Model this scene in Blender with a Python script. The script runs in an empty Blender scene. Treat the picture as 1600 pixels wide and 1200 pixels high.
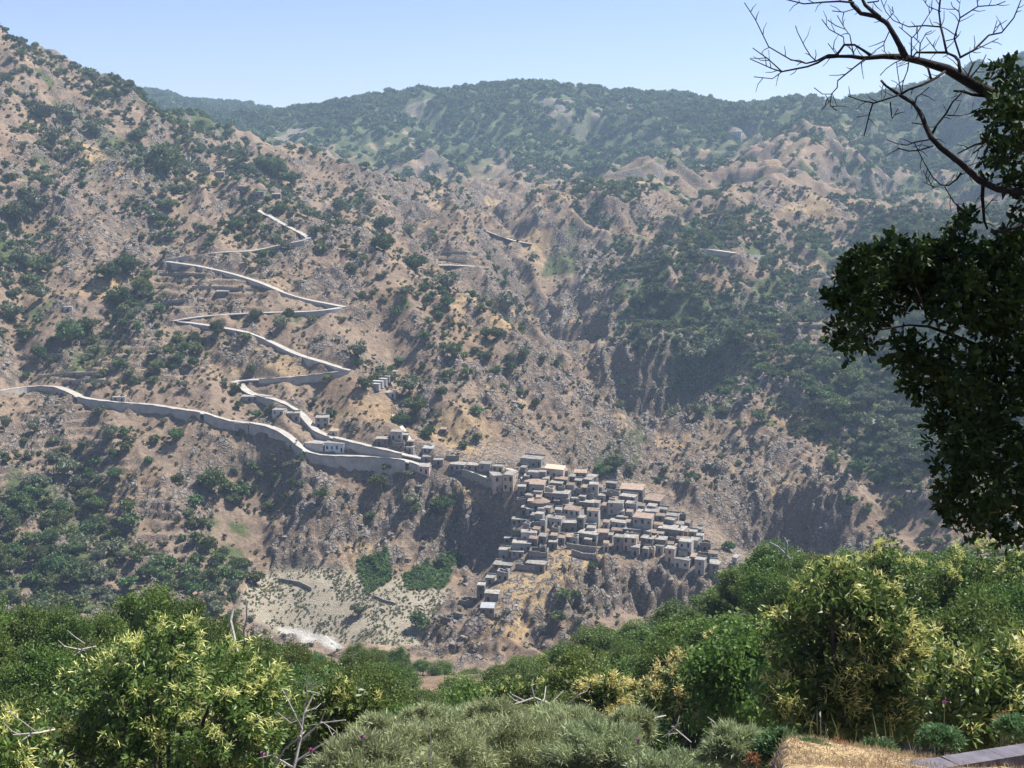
import bpy, math, random
import numpy as np
from mathutils import Vector, Matrix

# ------------------------------------------------------------------ camera, sky, sun, exposure
SC = bpy.context.scene
COL = SC.collection
F = 1931.0                                   # focal length in pixels of a 1600 px wide frame
PITCH = math.radians(9.3)
cam_data = bpy.data.cameras.new("camera")
cam_data.sensor_width = 36.0
cam_data.lens = 36.0 * F / 1600.0
cam_data.clip_start = 0.1
cam_data.clip_end = 20000.0
cam = bpy.data.objects.new("camera", cam_data)
COL.objects.link(cam)
cam.location = (0, 0, 0)
cam.rotation_euler = (math.radians(90) - PITCH, 0, 0)
SC.camera = cam

SUN_EL, SUN_AZ = math.radians(57), math.radians(60)     # azimuth measured from +Y (view axis) towards +X
world = bpy.data.worlds.new("World")
SC.world = world
world.use_nodes = True
wn = world.node_tree.nodes
wn.clear()
sky = wn.new("ShaderNodeTexSky")
sky.sky_type = 'NISHITA'
sky.sun_disc = False
sky.sun_elevation = SUN_EL
sky.sun_rotation = SUN_AZ
sky.altitude = 600
sky.air_density = 1.0
sky.dust_density = 0.0
sky.ozone_density = 6.0
bg = wn.new("ShaderNodeBackground")
bg.inputs["Strength"].default_value = 0.074
wo = wn.new("ShaderNodeOutputWorld")
tint = wn.new("ShaderNodeMix"); tint.data_type = 'RGBA'; tint.blend_type = 'MULTIPLY'
tint.inputs[0].default_value = 1.0; tint.inputs[7].default_value = (1.15, 0.93, 0.98, 1)
world.node_tree.links.new(sky.outputs[0], tint.inputs[6])
world.node_tree.links.new(tint.outputs[2], bg.inputs[0])
world.node_tree.links.new(bg.outputs[0], wo.inputs[0])

sun_data = bpy.data.lights.new("sun", 'SUN')
sun_data.energy = 5.0
sun_data.angle = math.radians(0.53)
sun_data.color = (1.0, 0.95, 0.87)
sun = bpy.data.objects.new("sun", sun_data)
COL.objects.link(sun)
SUN_DIR = Vector((math.cos(SUN_EL) * math.sin(SUN_AZ), math.cos(SUN_EL) * math.cos(SUN_AZ), math.sin(SUN_EL)))
sun.rotation_euler = (-SUN_DIR).to_track_quat('-Z', 'Y').to_euler()

SC.view_settings.view_transform = 'Standard'
SC.view_settings.look = 'None'
SC.view_settings.gamma = 1.0
SC.view_settings.exposure = 1.1
SC.render.engine = 'CYCLES'
SC.cycles.max_bounces = 5
SC.cycles.diffuse_bounces = 2
SC.cycles.glossy_bounces = 1
SC.cycles.transmission_bounces = 2
SC.cycles.volume_bounces = 0
SC.cycles.transparent_max_bounces = 4
SC.cycles.use_denoising = True

rng = np.random.default_rng(11)
random.seed(7)
CP, SP = math.cos(PITCH), math.sin(PITCH)

# ------------------------------------------------------------------ projection helpers
def ray(u, v):
    x, y = (u - 800.0) / F, (600.0 - v) / F
    return np.array([x, CP + y * SP, -SP + y * CP])
def at(u, v, D):
    """point on the line of sight of photo position (u, v), D metres ahead"""
    d = ray(u, v)
    return d * (D / d[1])
def proj(x, y, z):
    yc = y * CP - z * SP
    zc = y * SP + z * CP
    yc = np.maximum(yc, 0.01)
    return 800 + F * x / yc, 600 - F * zc / yc

# ------------------------------------------------------------------ numpy noise
def _hash(ix, iy, seed):
    h = (ix.astype(np.int64) * 374761393 + iy.astype(np.int64) * 668265263 + seed * 1274126177) & 0x7fffffff
    h = ((h ^ (h >> 13)) * 1103515245) & 0x7fffffff
    return (h ^ (h >> 16)) & 0xffff
def perlin(x, y, seed=0):
    x0, y0 = np.floor(x), np.floor(y)
    fx, fy = (x - x0).astype(np.float32), (y - y0).astype(np.float32)
    ix, iy = x0.astype(np.int32), y0.astype(np.int32)
    def g(dx, dy):
        a = _hash(ix + dx, iy + dy, seed).astype(np.float32) * np.float32(2 * math.pi / 65536)
        return np.cos(a) * (fx - dx) + np.sin(a) * (fy - dy)
    sx = fx * fx * fx * (fx * (fx * 6 - 15) + 10)
    sy = fy * fy * fy * (fy * (fy * 6 - 15) + 10)
    a = g(0, 0); b = g(1, 0); c = g(0, 1); d = g(1, 1)
    a = a + sx * (b - a); c = c + sx * (d - c)
    return (a + sy * (c - a)) * 1.5
def smooth(a, b, x):
    t = np.clip((x - a) / (b - a), 0, 1)
    return t * t * (3 - 2 * t)
def poly_mask(u, v, poly, soft):
    """1 inside the polygon, fading over 'soft' outside it"""
    P = np.array(poly, float)
    inside = np.zeros(u.shape, bool)
    dmin = np.full(u.shape, 1e9, np.float32)
    n = len(P)
    for i in range(n):
        ax, ay = P[i]; bx, by = P[(i + 1) % n]
        cond = ((ay > v) != (by > v))
        with np.errstate(divide='ignore', invalid='ignore'):
            xi = (bx - ax) * (v - ay) / ((by - ay) if by != ay else 1e-9) + ax
        inside ^= cond & (u < xi)
        L2 = (bx - ax) ** 2 + (by - ay) ** 2
        t = np.clip(((u - ax) * (bx - ax) + (v - ay) * (by - ay)) / L2, 0, 1)
        d = np.hypot(u - ax - t * (bx - ax), v - ay - t * (by - ay))
        dmin = np.minimum(dmin, d)
    return np.where(inside, 1.0, 1 - smooth(0, soft, dmin)).astype(np.float32)

# ------------------------------------------------------------------ scene helpers
def tag(o, label=None, cat=None, group=None, kind=None):
    if label: o["label"] = label
    if cat: o["category"] = cat
    if group: o["group"] = group
    if kind: o["kind"] = kind
    return o
def empty(name, loc, rz=0.0):
    o = bpy.data.objects.new(name, None)
    COL.objects.link(o)
    o.location = loc
    o.rotation_euler = (0, 0, rz)
    o.empty_display_size = 0.5
    return o
def new_mesh(name, verts, faces, mat=None, smooth_shade=False):
    me = bpy.data.meshes.new(name)
    me.from_pydata([tuple(p) for p in verts], [], [tuple(f) for f in faces])
    if mat: me.materials.append(mat)
    if smooth_shade:
        me.polygons.foreach_set("use_smooth", [True] * len(me.polygons))
    me.update()
    return me
def quads_mesh(name, V, nper=4, mat=None, mids=None, mats=None):
    """V: (n, nper, 3) array, one face each"""
    n = len(V)
    me = bpy.data.meshes.new(name)
    me.vertices.add(n * nper)
    me.vertices.foreach_set("co", np.ascontiguousarray(V, np.float32).ravel())
    me.loops.add(n * nper)
    me.loops.foreach_set("vertex_index", np.arange(n * nper, dtype=np.int32))
    me.polygons.add(n)
    me.polygons.foreach_set("loop_start", np.arange(0, n * nper, nper, dtype=np.int32))
    if mats:
        for m in mats: me.materials.append(m)
        if mids is not None: me.polygons.foreach_set("material_index", np.asarray(mids, np.int32))
    elif mat: me.materials.append(mat)
    me.update(calc_edges=True)
    return me
def obj(name, me, parent=None, loc=None):
    o = bpy.data.objects.new(name, me)
    COL.objects.link(o)
    if parent: o.parent = parent
    if loc is not None: o.location = loc
    return o
def boxv(x0, x1, y0, y1, z0, z1):
    v = [(x0, y0, z0), (x1, y0, z0), (x1, y1, z0), (x0, y1, z0), (x0, y0, z1), (x1, y0, z1), (x1, y1, z1), (x0, y1, z1)]
    f = [(0, 3, 2, 1), (4, 5, 6, 7), (0, 1, 5, 4), (1, 2, 6, 5), (2, 3, 7, 6), (3, 0, 4, 7)]
    return v, f
class MB:
    def __init__(self): self.v, self.f = [], []
    def add(self, v, f):
        n = len(self.v)
        self.v += [tuple(p) for p in v]
        self.f += [tuple(i + n for i in q) for q in f]
        return self
    def box(self, *a): return self.add(*boxv(*a))
    def tube(self, pts, radii, n=6, cap=True):
        P = [Vector(p) for p in pts]
        rings = []
        for i, p in enumerate(P):
            a = P[max(i - 1, 0)]; b = P[min(i + 1, len(P) - 1)]
            t = (b - a).normalized() if (b - a).length > 1e-9 else Vector((0, 0, 1))
            s = t.cross(Vector((0.13, 0.31, 0.94)))
            if s.length < 1e-3: s = t.cross(Vector((1, 0, 0)))
            s.normalize(); q = t.cross(s)
            rings.append([p + (s * math.cos(2 * math.pi * k / n) + q * math.sin(2 * math.pi * k / n)) * radii[i] for k in range(n)])
        v = [x for r in rings for x in r]
        f = []
        for i in range(len(P) - 1):
            for k in range(n):
                f.append((i * n + k, i * n + (k + 1) % n, (i + 1) * n + (k + 1) % n, (i + 1) * n + k))
        if cap:
            f.append(tuple(range(n - 1, -1, -1)))
            f.append(tuple((len(P) - 1) * n + k for k in range(n)))
        return self.add(v, f)
    def mesh(self, name, mat=None, smooth_shade=False): return new_mesh(name, self.v, self.f, mat, smooth_shade)
    def build(self, name, mat, parent=None, loc=None, smooth_shade=False): return obj(name, self.mesh(name, mat, smooth_shade), parent, loc)

# ------------------------------------------------------------------ materials
def mat_new(name):
    m = bpy.data.materials.new(name)
    m.use_nodes = True
    nt = m.node_tree
    return m, nt, nt.nodes, nt.links, nt.nodes["Principled BSDF"]
def ramp(nodes, stops, interp='LINEAR'):
    r = nodes.new("ShaderNodeValToRGB")
    r.color_ramp.interpolation = interp
    el = r.color_ramp.elements
    el[0].position, el[0].color = stops[0][0], (*stops[0][1], 1)
    el[1].position, el[1].color = stops[-1][0], (*stops[-1][1], 1)
    for p, c in stops[1:-1]:
        e = el.new(p); e.color = (*c, 1)
    return r
def simple_mat(name, c1, c2, scale=1.0, rough=0.85, bump=0.0, bscale=None, coord='Object', detail=4, rand=0.0, spec=0.2):
    """two-tone noise material, with optional bump and per-object brightness spread"""
    m, nt, N, L, B = mat_new(name)
    tc = N.new("ShaderNodeTexCoord")
    nz = N.new("ShaderNodeTexNoise"); nz.inputs["Scale"].default_value = scale; nz.inputs["Detail"].default_value = detail
    nz.inputs["Roughness"].default_value = 0.65
    L.new(tc.outputs[coord], nz.inputs["Vector"])
    r = ramp(N, [(0.32, c1), (0.68, c2)])
    L.new(nz.outputs["Fac"], r.inputs[0])
    out = r.outputs[0]
    if rand > 0:
        oi = N.new("ShaderNodeObjectInfo")
        mr = N.new("ShaderNodeMapRange"); mr.inputs["To Min"].default_value = 1 - rand; mr.inputs["To Max"].default_value = 1 + rand
        L.new(oi.outputs["Random"], mr.inputs["Value"])
        hs = N.new("ShaderNodeHueSaturation")
        L.new(out, hs.inputs["Color"]); L.new(mr.outputs[0], hs.inputs["Value"])
        out = hs.outputs[0]
    L.new(out, B.inputs["Base Color"])
    B.inputs["Roughness"].default_value = rough
    B.inputs["Specular IOR Level"].default_value = spec
    if bump > 0:
        n2 = N.new("ShaderNodeTexNoise"); n2.inputs["Scale"].default_value = bscale or scale * 3; n2.inputs["Detail"].default_value = 5
        L.new(tc.outputs[coord], n2.inputs["Vector"])
        bp = N.new("ShaderNodeBump"); bp.inputs["Strength"].default_value = 0.8; bp.inputs["Distance"].default_value = bump
        L.new(n2.outputs["Fac"], bp.inputs["Height"]); L.new(bp.outputs[0], B.inputs["Normal"])
    return m
def leaf_mat(name, dark, light, transl=0.25, rough=0.55, var=0.25, scale=0.9, hue=0.03, spec=0.25):
    """foliage: clump-scale noise tone, per-tree spread of hue and value, some light through the blade"""
    m, nt, N, L, B = mat_new(name)
    tc = N.new("ShaderNodeTexCoord")
    geo = N.new("ShaderNodeNewGeometry")
    nz = N.new("ShaderNodeTexNoise"); nz.inputs["Scale"].default_value = scale; nz.inputs["Detail"].default_value = 3
    L.new(tc.outputs["Object"], nz.inputs["Vector"])
    mx = N.new("ShaderNodeMath"); mx.operation = 'MULTIPLY_ADD'
    mx.inputs[1].default_value = 0.45; 
    L.new(geo.outputs["Random Per Island"], mx.inputs[0])
    m2 = N.new("ShaderNodeMath"); m2.operation = 'MULTIPLY'; m2.inputs[1].default_value = 0.55
    L.new(nz.outputs["Fac"], m2.inputs[0]); L.new(m2.outputs[0], mx.inputs[2])
    r = ramp(N, [(0.2, dark), (0.8, light)])
    L.new(mx.outputs[0], r.inputs[0])
    oi = N.new("ShaderNodeObjectInfo")
    mr = N.new("ShaderNodeMapRange"); mr.inputs["To Min"].default_value = 1 - var; mr.inputs["To Max"].default_value = 1 + var
    L.new(oi.outputs["Random"], mr.inputs["Value"])
    mh = N.new("ShaderNodeMapRange"); mh.inputs["To Min"].default_value = 0.5 - hue; mh.inputs["To Max"].default_value = 0.5 + hue
    fr = N.new("ShaderNodeMath"); fr.operation = 'FRACT'
    mm = N.new("ShaderNodeMath"); mm.operation = 'MULTIPLY'; mm.inputs[1].default_value = 7.31
    L.new(oi.outputs["Random"], mm.inputs[0]); L.new(mm.outputs[0], fr.inputs[0]); L.new(fr.outputs[0], mh.inputs["Value"])
    hs = N.new("ShaderNodeHueSaturation")
    L.new(r.outputs[0], hs.inputs["Color"]); L.new(mr.outputs[0], hs.inputs["Value"]); L.new(mh.outputs[0], hs.inputs["Hue"])
    L.new(hs.outputs[0], B.inputs["Base Color"])
    B.inputs["Roughness"].default_value = rough
    B.inputs["Specular IOR Level"].default_value = spec
    if transl > 0:
        tr = N.new("ShaderNodeBsdfTranslucent")
        L.new(hs.outputs[0], tr.inputs["Color"])
        mix = N.new("ShaderNodeMixShader"); mix.inputs[0].default_value = transl
        out = N["Material Output"] if "Material Output" in N else None
        L.new(B.outputs[0], mix.inputs[1]); L.new(tr.outputs[0], mix.inputs[2]); L.new(mix.outputs[0], out.inputs["Surface"])
    return m
# ------------------------------------------------------------------ the ground: one height field sheet
# control points: (photo column, photo row, metres ahead) of places read off the hillsides
CTRL_UVD = [
 # valley floor and gravel field
 (480,1010,470),(440,985,478),(530,1020,462),(560,985,470),(430,895,505),(500,905,500),(640,930,489),(590,895,507),(680,905,501),(640,985,468),(400,930,486),
 # spur foot under the village
 (770,1000,450),(700,985,468),(830,1010,444),(800,940,468),(870,960,458),(900,960,462),(690,940,492),
 # rocky slope below the main road
 (500,735,554),(530,800,534),(500,880,514),(450,820,528),(600,740,551),(590,830,530),(580,870,519),(620,880,515),
 # cliff under the road: top edge, foot
 (640,762,544),(690,768,542),(740,764,539),(788,785,531),(640,840,521),(690,880,523),(745,892,523),(720,845,530),
 # left slope below the road
 (100,950,450),(200,950,455),(300,940,465),(0,950,445),(350,900,490),(200,800,520),(50,800,515),(300,820,522),(200,700,560),(60,700,556),(350,740,552),
 (410,765,549),(400,850,519),(280,760,545),
 # road line
 (0,612,600),(88,606,600),(200,632,590),(270,642,585),(350,660,575),(425,670,570),(470,705,560),(560,714,556),(620,716,553),(660,718,550),
 # slopes above the road
 (200,540,635),(100,500,655),(0,520,640),(300,505,660),(265,502,662),(545,578,620),(400,525,645),(360,600,612),(535,480,680),(245,407,715),(490,372,760),(390,318,850),(450,640,592),(540,650,588),(620,640,592),
 (570,370,770),(640,400,745),(720,450,712),(790,510,690),(850,560,670),(910,610,655),(970,662,640),(800,640,600),(700,640,592),(760,700,570),(650,560,640),(900,680,610),(650,690,566),(850,660,605),
 # village ridge and front
 (760,738,540),(830,728,548),(900,750,540),(960,775,532),(1020,797,525),(1080,825,515),(1150,870,495),(1200,905,475),
 (790,792,528),(900,832,512),(1000,852,505),(1070,887,490),(1110,905,482),(860,880,492),(770,920,478),(830,830,508),(940,800,525),
 (1000,890,489),(1080,907,483),(1010,940,483),(1070,945,478),(880,925,476),
 # slope across the ravine behind the village
 (1000,740,620),(1100,830,570),(1150,860,556),(1100,700,650),(1030,665,680),(1100,635,690),(1180,600,710),(1200,700,640),(1250,740,610),(1050,760,612),
 (1180,772,590),(1230,768,592),(1300,790,580),(1180,850,584),(1240,850,586),(1310,848,574),
 (1350,850,545),(1400,780,575),(1300,700,630),(1400,700,620),(1300,600,690),(1400,600,680),(1450,750,580),
 # shaded cliffs up the gorge
 (1010,570,770),(1060,553,773),(1110,563,768),(1010,642,761),(1060,642,764),(1100,628,759),
 (960,590,778),(920,570,792),(885,488,862),(930,492,852),(888,542,853),(925,538,845),
 (900,440,920),(930,370,990),(950,335,1020),(820,400,950),(800,455,885),(850,500,855),
 # centre valley
 (700,330,1000),(760,300,1250),(650,280,1300),(620,330,950),(850,330,1150),(1000,270,1150),(1100,300,1100),(1200,400,900),(1100,400,920),(1000,420,900),(1050,500,830),
 (1150,500,810),(1250,500,790),(1200,560,740),(1300,480,790),(1300,380,900),(1400,450,800),(1400,520,740),(750,400,900),(700,400,850),
 # right far hills
 (1200,215,1500),(1280,232,1350),(1400,335,1100),(1350,285,1250),(1500,335,1100),(1500,200,1500),(1450,255,1350),(1100,230,1600),(1000,220,1650),(1150,260,1300),
 # far ridge line
 (500,183,2300),(600,158,2250),(650,150,2220),(700,145,2200),(770,148,2200),(830,139,2150),(900,149,2150),(980,153,2130),(1060,156,2100),(1100,168,2050),(1200,166,2000),(1300,174,2000),(1340,159,1900),(1450,153,1850),(1480,128,1850),(1600,92,1850),
 (420,205,1900),(500,215,1850),(600,220,1750),(700,215,1700),(800,210,1700),(900,220,1600),(900,270,1350),(800,280,1350),(560,250,1500),
 # farthest ridge on the left
 (150,121,2900),(200,137,2900),(350,163,2900),(400,168,2900),(430,175,2900),(510,184,2900),
 # left mountain: skyline and face
 (0,35,1000),(50,80,1020),(120,112,1040),(150,127,1060),(230,177,1100),(300,203,1150),(380,217,1250),(450,240,1150),(560,285,1050),
 (0,200,870),(100,222,880),(100,300,820),(0,300,800),(0,400,720),(100,400,735),(200,300,840),(170,400,722),(300,320,830),(300,280,900),(200,220,960),(300,240,1000),(400,250,1000),(450,320,880),
 # near valley side, mostly under trees
 (640,1066,215),
]
CTRL_UDZ = [
 (650,800,-56),(720,790,-82),(790,780,-107),(850,770,-126),(910,750,-142),(970,730,-156),  # (column, metres ahead, height relative to the eye)
 (950,590,-153),(1050,575,-160),(1130,560,-167),(1200,545,-174),(1300,530,-175),(1450,520,-172),(1000,735,-150),(1050,742,-152),
 (100,1400,70),(300,1500,25),(0,1300,90),(-150,1100,120),(100,2000,110),(300,2000,80),
 (200,70,-33),(100,90,-40),(300,100,-45),(500,120,-52),(640,110,-54),(800,110,-54),(950,130,-60),(1100,130,-50),(1200,135,-46),(1400,120,-38),(1550,100,-31),(1300,80,-29),
 (450,300,-122),(200,250,-104),(50,250,-100),(900,250,-106),(1100,250,-100),(1300,250,-94),(1500,250,-86),
 (200,390,-150),(0,390,-146),(450,400,-165),(700,400,-168),(900,390,-164),(1100,390,-160),(1300,390,-152),(1500,390,-146),(1100,460,-172),(1300,470,-178),(1500,480,-170),
 (500,2650,110),(700,2600,100),(900,2550,90),(1200,2500,70),(1500,2300,100),(200,3400,120),(600,3400,60),(1000,3400,60),(1500,3400,80),(0,3400,160),(1600,2800,80),
]
def _ctrl():
    P = [at(*c) for c in CTRL_UVD]
    for (u, D, z) in CTRL_UDZ:
        P.append(np.array([(u - 800) / F * (D * CP - z * SP), D, z]))
    P = np.array(P)
    ext = []
    for p in P:                                  # carry the land on beyond both sides of the view
        a = math.degrees(math.atan2(p[0], p[1]))
        for lim, sh in ((-16, -11), (-16, -20), (16, 11), (16, 20)):
            if (lim < 0 and a < lim) or (lim > 0 and a > lim):
                b = math.radians(a + sh); r = math.hypot(p[0], p[1])
                ext.append((r * math.sin(b), r * math.cos(b), p[2] + (8 if r > 400 else 0)))
    return np.vstack([P, np.array(ext)])
_C = _ctrl()
_CS = 9.0
def _rbf_fit(C):
    n = len(C)
    d = np.sqrt(((C[:, None, :2] - C[None, :, :2]) ** 2).sum(-1) + _CS ** 2)
    A = np.zeros((n + 3, n + 3))
    A[:n, :n] = d - np.eye(n) * 1.5
    Q = np.c_[np.ones(n), C[:, :2] / 1000]
    A[:n, n:] = Q; A[n:, :n] = Q.T
    w = np.linalg.solve(A, np.r_[C[:, 2], 0, 0, 0])
    return w
_W = _rbf_fit(_C)
def rbf(x, y):
    out = np.empty(x.shape, np.float32).ravel()
    xf, yf = x.ravel().astype(np.float32), y.ravel().astype(np.float32)
    cx, cy = _C[:, 0].astype(np.float32), _C[:, 1].astype(np.float32)
    w = _W[:-3].astype(np.float32)
    for i in range(0, len(xf), 40000):
        a, b = xf[i:i + 40000], yf[i:i + 40000]
        d = np.sqrt((a[:, None] - cx) ** 2 + (b[:, None] - cy) ** 2 + np.float32(_CS ** 2))
        out[i:i + 40000] = d @ w + _W[-3] + (_W[-2] * a + _W[-1] * b) / 1000
    return out.reshape(x.shape)

AZ0, AZ1, NA = math.radians(-34), math.radians(34), 850
RAD = np.concatenate([np.geomspace(0.8, 60, 70, endpoint=False), np.geomspace(60, 420, 100, endpoint=False),
    np.arange(420, 760, 1.0), np.arange(760, 1100, 1.7), np.arange(1100, 1500, 3.0), np.arange(1500, 3000, 6.0), np.linspace(3000, 3800, 16)])
NR = len(RAD)
AZ = np.linspace(AZ0, AZ1, NA)
GA, GR = np.meshgrid(AZ, RAD)                    # rows follow distance
GX, GY = (GR * np.sin(GA)), (GR * np.cos(GA))
# coarse evaluation of the smooth land, then linear refinement
ci = np.unique(np.r_[np.arange(0, NR, 3), NR - 1]); cj = np.unique(np.r_[np.arange(0, NA, 4), NA - 1])
_coarse = rbf(GX[np.ix_(ci, cj)], GY[np.ix_(ci, cj)])
_tmp = np.empty((len(ci), NA))
for k in range(len(ci)): _tmp[k] = np.interp(np.arange(NA), cj, _coarse[k])
_k = np.interp(np.arange(NR), ci, np.arange(len(ci))); _k0 = np.minimum(_k.astype(int), len(ci) - 2); _f = (_k - _k0)[:, None]
GZ = _tmp[_k0] * (1 - _f) + _tmp[_k0 + 1] * _f
# the bank at the viewer's feet
near = np.interp(GR, [0, 3, 8, 10, 11, 12, 13, 14, 18, 24, 32, 45, 60, 100], [-1.75, -2.2, -3.9, -4.8, -5.2, -5.55, -5.95, -6.8, -9.8, -13.4, -17.4, -22.5, -28, -44])
near_l = np.interp(GR, [0, 3, 8, 12, 18, 24, 32, 45, 60, 100], [-1.75, -2.6, -6.5, -9.2, -12.8, -15.5, -19.5, -25.5, -31, -46])
_bk = smooth(math.radians(8.5), math.radians(13.5), GA)
near = near * _bk + near_l * (1 - _bk)
near = near + np.clip(GX, -20, 30) * 0.10 * smooth(12, 40, GR)
bl = smooth(45, 105, GR)
GZ = near * (1 - bl) + GZ * bl
BASEZ = GZ.copy()
GU, GV = proj(GX, GY, GZ)

# masks, read where the places lie
VILLAGE = [(640,705),(830,705),(900,735),(1010,770),(1090,815),(1165,860),(1140,905),(1040,890),(940,870),(870,880),(800,945),(735,945),(775,830),(790,780),(700,745),(640,738)]
m_vil = poly_mask(GU, GV, VILLAGE, 25) * ((GR > 440) & (GR < 620))
FIELD = [(395,895),(440,885),(520,900),(600,905),(700,925),(670,975),(650,1005),(540,1010),(440,990),(380,950)]
m_field = poly_mask(GU, GV, FIELD, 12) * ((GR > 400) & (GR < 580))
GRAVEL = [(436,985),(470,988),(520,1000),(535,1030),(480,1015)]
m_gravel = poly_mask(GU, GV, GRAVEL, 5) * ((GR > 400) & (GR < 560))
FERN1 = [(560,890),(605,870),(610,905),(575,925)]
FERN2 = [(630,900),(680,880),(720,885),(690,915),(640,920)]
m_fern = np.maximum(poly_mask(GU, GV, FERN1, 6), poly_mask(GU, GV, FERN2, 6)) * ((GR > 480) & (GR < 560))
ROCKY = [([(1000,650),(1190,590),(1320,690),(1340,850),(1180,850),(1090,790),(960,730)], 40), ([(600,740),(800,740),(780,900),(600,890)], 20), ([(440,740),(620,740),(620,900),(430,900)], 30),
         ([(865,470),(1130,540),(1110,660),(940,650)], 30), ([(80,220),(260,270),(260,390),(90,390)], 30), ([(680,940),(890,900),(900,1040),(660,1020)], 30), ([(870,880),(1110,890),(1110,960),(870,960)], 20),
         ([(600,230),(780,240),(780,330),(620,330)], 30), ([(700,560),(900,570),(1000,680),(820,700)], 40), ([(840,420),(960,350),(930,520),(850,500)], 25), ([(380,330),(560,360),(560,470),(420,440)], 25)]
m_rock = np.zeros_like(GU, dtype=np.float32)
for pl, sf in ROCKY: m_rock = np.maximum(m_rock, poly_mask(GU, GV, pl, sf))
m_rock *= smooth(430, 460, GR)
m_farwood = smooth(1350, 1900, GR)

# ravines and gullies: V-shaped cuts following lines read off the photograph
GULLIES = [
 ([(770,315),(800,365),(835,425),(862,475)], 28, 40), ([(1015,300),(990,350),(965,400),(945,450),(920,500)], 18, 42), ([(940,325),(900,362),(870,420),(850,470)], 18, 42),
 ([(265,320),(225,390),(185,450),(140,510),(95,560)], 15, 36), ([(40,300),(60,380),(40,450),(10,520)], 12, 36), ([(420,700),(430,760),(410,820),(395,880)], 6, 24), ([(100,660),(110,710),(130,760),(160,830)], 6, 28),
 ([(640,310),(690,330),(740,345)], 15, 45), ([(1345,325),(1300,370),(1270,420),(1230,470)], 22, 50), ([(1130,270),(1080,300),(1040,350)], 20, 50),
 ([(560,200),(600,240),(640,280)], 30, 90), ([(760,170),(780,220),(770,280)], 46, 110), ([(930,172),(920,220),(880,280)], 46, 110), ([(1060,180),(1060,230),(1020,262)], 40, 100), ([(1180,185),(1160,220),(1130,250)], 34, 90), ([(1385,180),(1400,240),(1390,300)], 40, 100), ([(650,165),(690,205),(720,255)], 30, 80), ([(1480,170),(1490,230),(1470,300)], 34, 90),
 ([(700,450),(740,520),(800,590),(850,650),(870,690)], 9, 30), ([(590,480),(610,560),(640,620)], 7, 26), ([(1120,650),(1150,720),(1170,790)], 9, 26), ([(1250,620),(1230,700),(1210,770)], 9, 28), ([(1340,560),(1330,640),(1350,720),(1390,800)], 10, 32), ([(1180,430),(1150,480),(1110,530)], 12, 40), ([(350,160+60),(330,250),(310,280)], 12, 50), ([(150,150),(130,190),(90,260)], 10, 45), ([(460,300),(500,340),(540,360)], 8, 35)]
def _carve():
    for line, dep, hw in GULLIES:
        P = []
        for (u_, v_) in line:
            d = ray(u_, v_); a_ = math.atan2(d[0], d[1]); s_ = d[2] / math.hypot(d[0], d[1])
            j_ = int((a_ - AZ0) / (AZ1 - AZ0) * (NA - 1)); prof = BASEZ[:, j_] - s_ * RAD
            k0 = int(np.searchsorted(RAD, 380)); h_ = np.nonzero(prof[k0:] >= 0)[0]
            k_ = k0 + (h_[0] if len(h_) else int(np.argmax(prof[k0:])))
            P.append((RAD[k_] * math.sin(a_), RAD[k_] * math.cos(a_)))
        P = np.array(P)
        r_ = np.hypot(P[:, 0], P[:, 1]); a_ = np.arctan2(P[:, 0], P[:, 1]); R = hw * 1.6
        i0, i1 = np.searchsorted(RAD, r_.min() - R), np.searchsorted(RAD, r_.max() + R); da = R / r_.min()
        j0 = max(int((a_.min() - da - AZ0) / (AZ1 - AZ0) * (NA - 1)), 0); j1 = min(int((a_.max() + da - AZ0) / (AZ1 - AZ0) * (NA - 1)) + 2, NA)
        X, Y = GX[i0:i1, j0:j1], GY[i0:i1, j0:j1]
        Xw = X + perlin(X / 26, Y / 26, 77) * hw * 0.28; Yw = Y + perlin(X / 26, Y / 26, 78) * hw * 0.28
        dm = np.full(X.shape, 1e9); along = np.zeros(X.shape)
        for k in range(len(P) - 1):
            e = P[k + 1] - P[k]; L2 = e @ e + 1e-9
            t = np.clip(((Xw - P[k, 0]) * e[0] + (Yw - P[k, 1]) * e[1]) / L2, 0, 1)
            d_ = np.hypot(Xw - P[k, 0] - t * e[0], Yw - P[k, 1] - t * e[1])
            al = (k + t) / (len(P) - 1)
            along = np.where(d_ < dm, al, along); dm = np.minimum(dm, d_)
        fade = smooth(0, 0.15, along) * 0.75 + 0.25
        prof = np.clip(1 - dm / hw, 0, 1) ** 1.15
        lip = np.exp(-((dm - hw * 1.15) / (hw * 0.3)) ** 2) * 0.10
        GZ[i0:i1, j0:j1] += (-dep * prof + dep * lip) * fade
_carve()
GU, GV = proj(GX, GY, GZ)
hill = smooth(180, 420, GR)
m_crag = np.maximum(poly_mask(GU, GV, [(660,755),(790,770),(760,895),(680,880)], 25), np.maximum(poly_mask(GU, GV, [(1000,550),(1115,555),(1110,650),(1000,650)], 20), np.maximum(poly_mask(GU, GV, [(1170,765),(1310,780),(1310,855),(1170,855)], 20), poly_mask(GU, GV, [(870,890),(1110,890),(1110,950),(870,960)], 15)))) * smooth(430, 460, GR)
nm = hill * (1 - 0.93 * m_vil) * (1 - 0.92 * m_field)
wx = perlin(GX / 70, GY / 70, 31) * 14; wy = perlin(GX / 70, GY / 70, 37) * 14
def ridged(x, y, s): return 1 - np.abs(perlin(x, y, s)) * 1.35
far = smooth(900, 1500, GR)
N0 = ridged((GX + wx) / 420, (GY + wy) / 520, 7)
N1 = ridged((GX + wx) / 150, (GY + wy) / 210, 1)
N2 = ridged((GX + wx * 1.3 + GY * 0.35) / 46, (GY + wy) / 95, 2)
N3 = ridged((GX + wx * 0.5) / 19, (GY + wy * 0.5) / 30, 3)
N4 = ridged((GX + wx * 0.2) / 8.0, GY / 11.0, 4)
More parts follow.
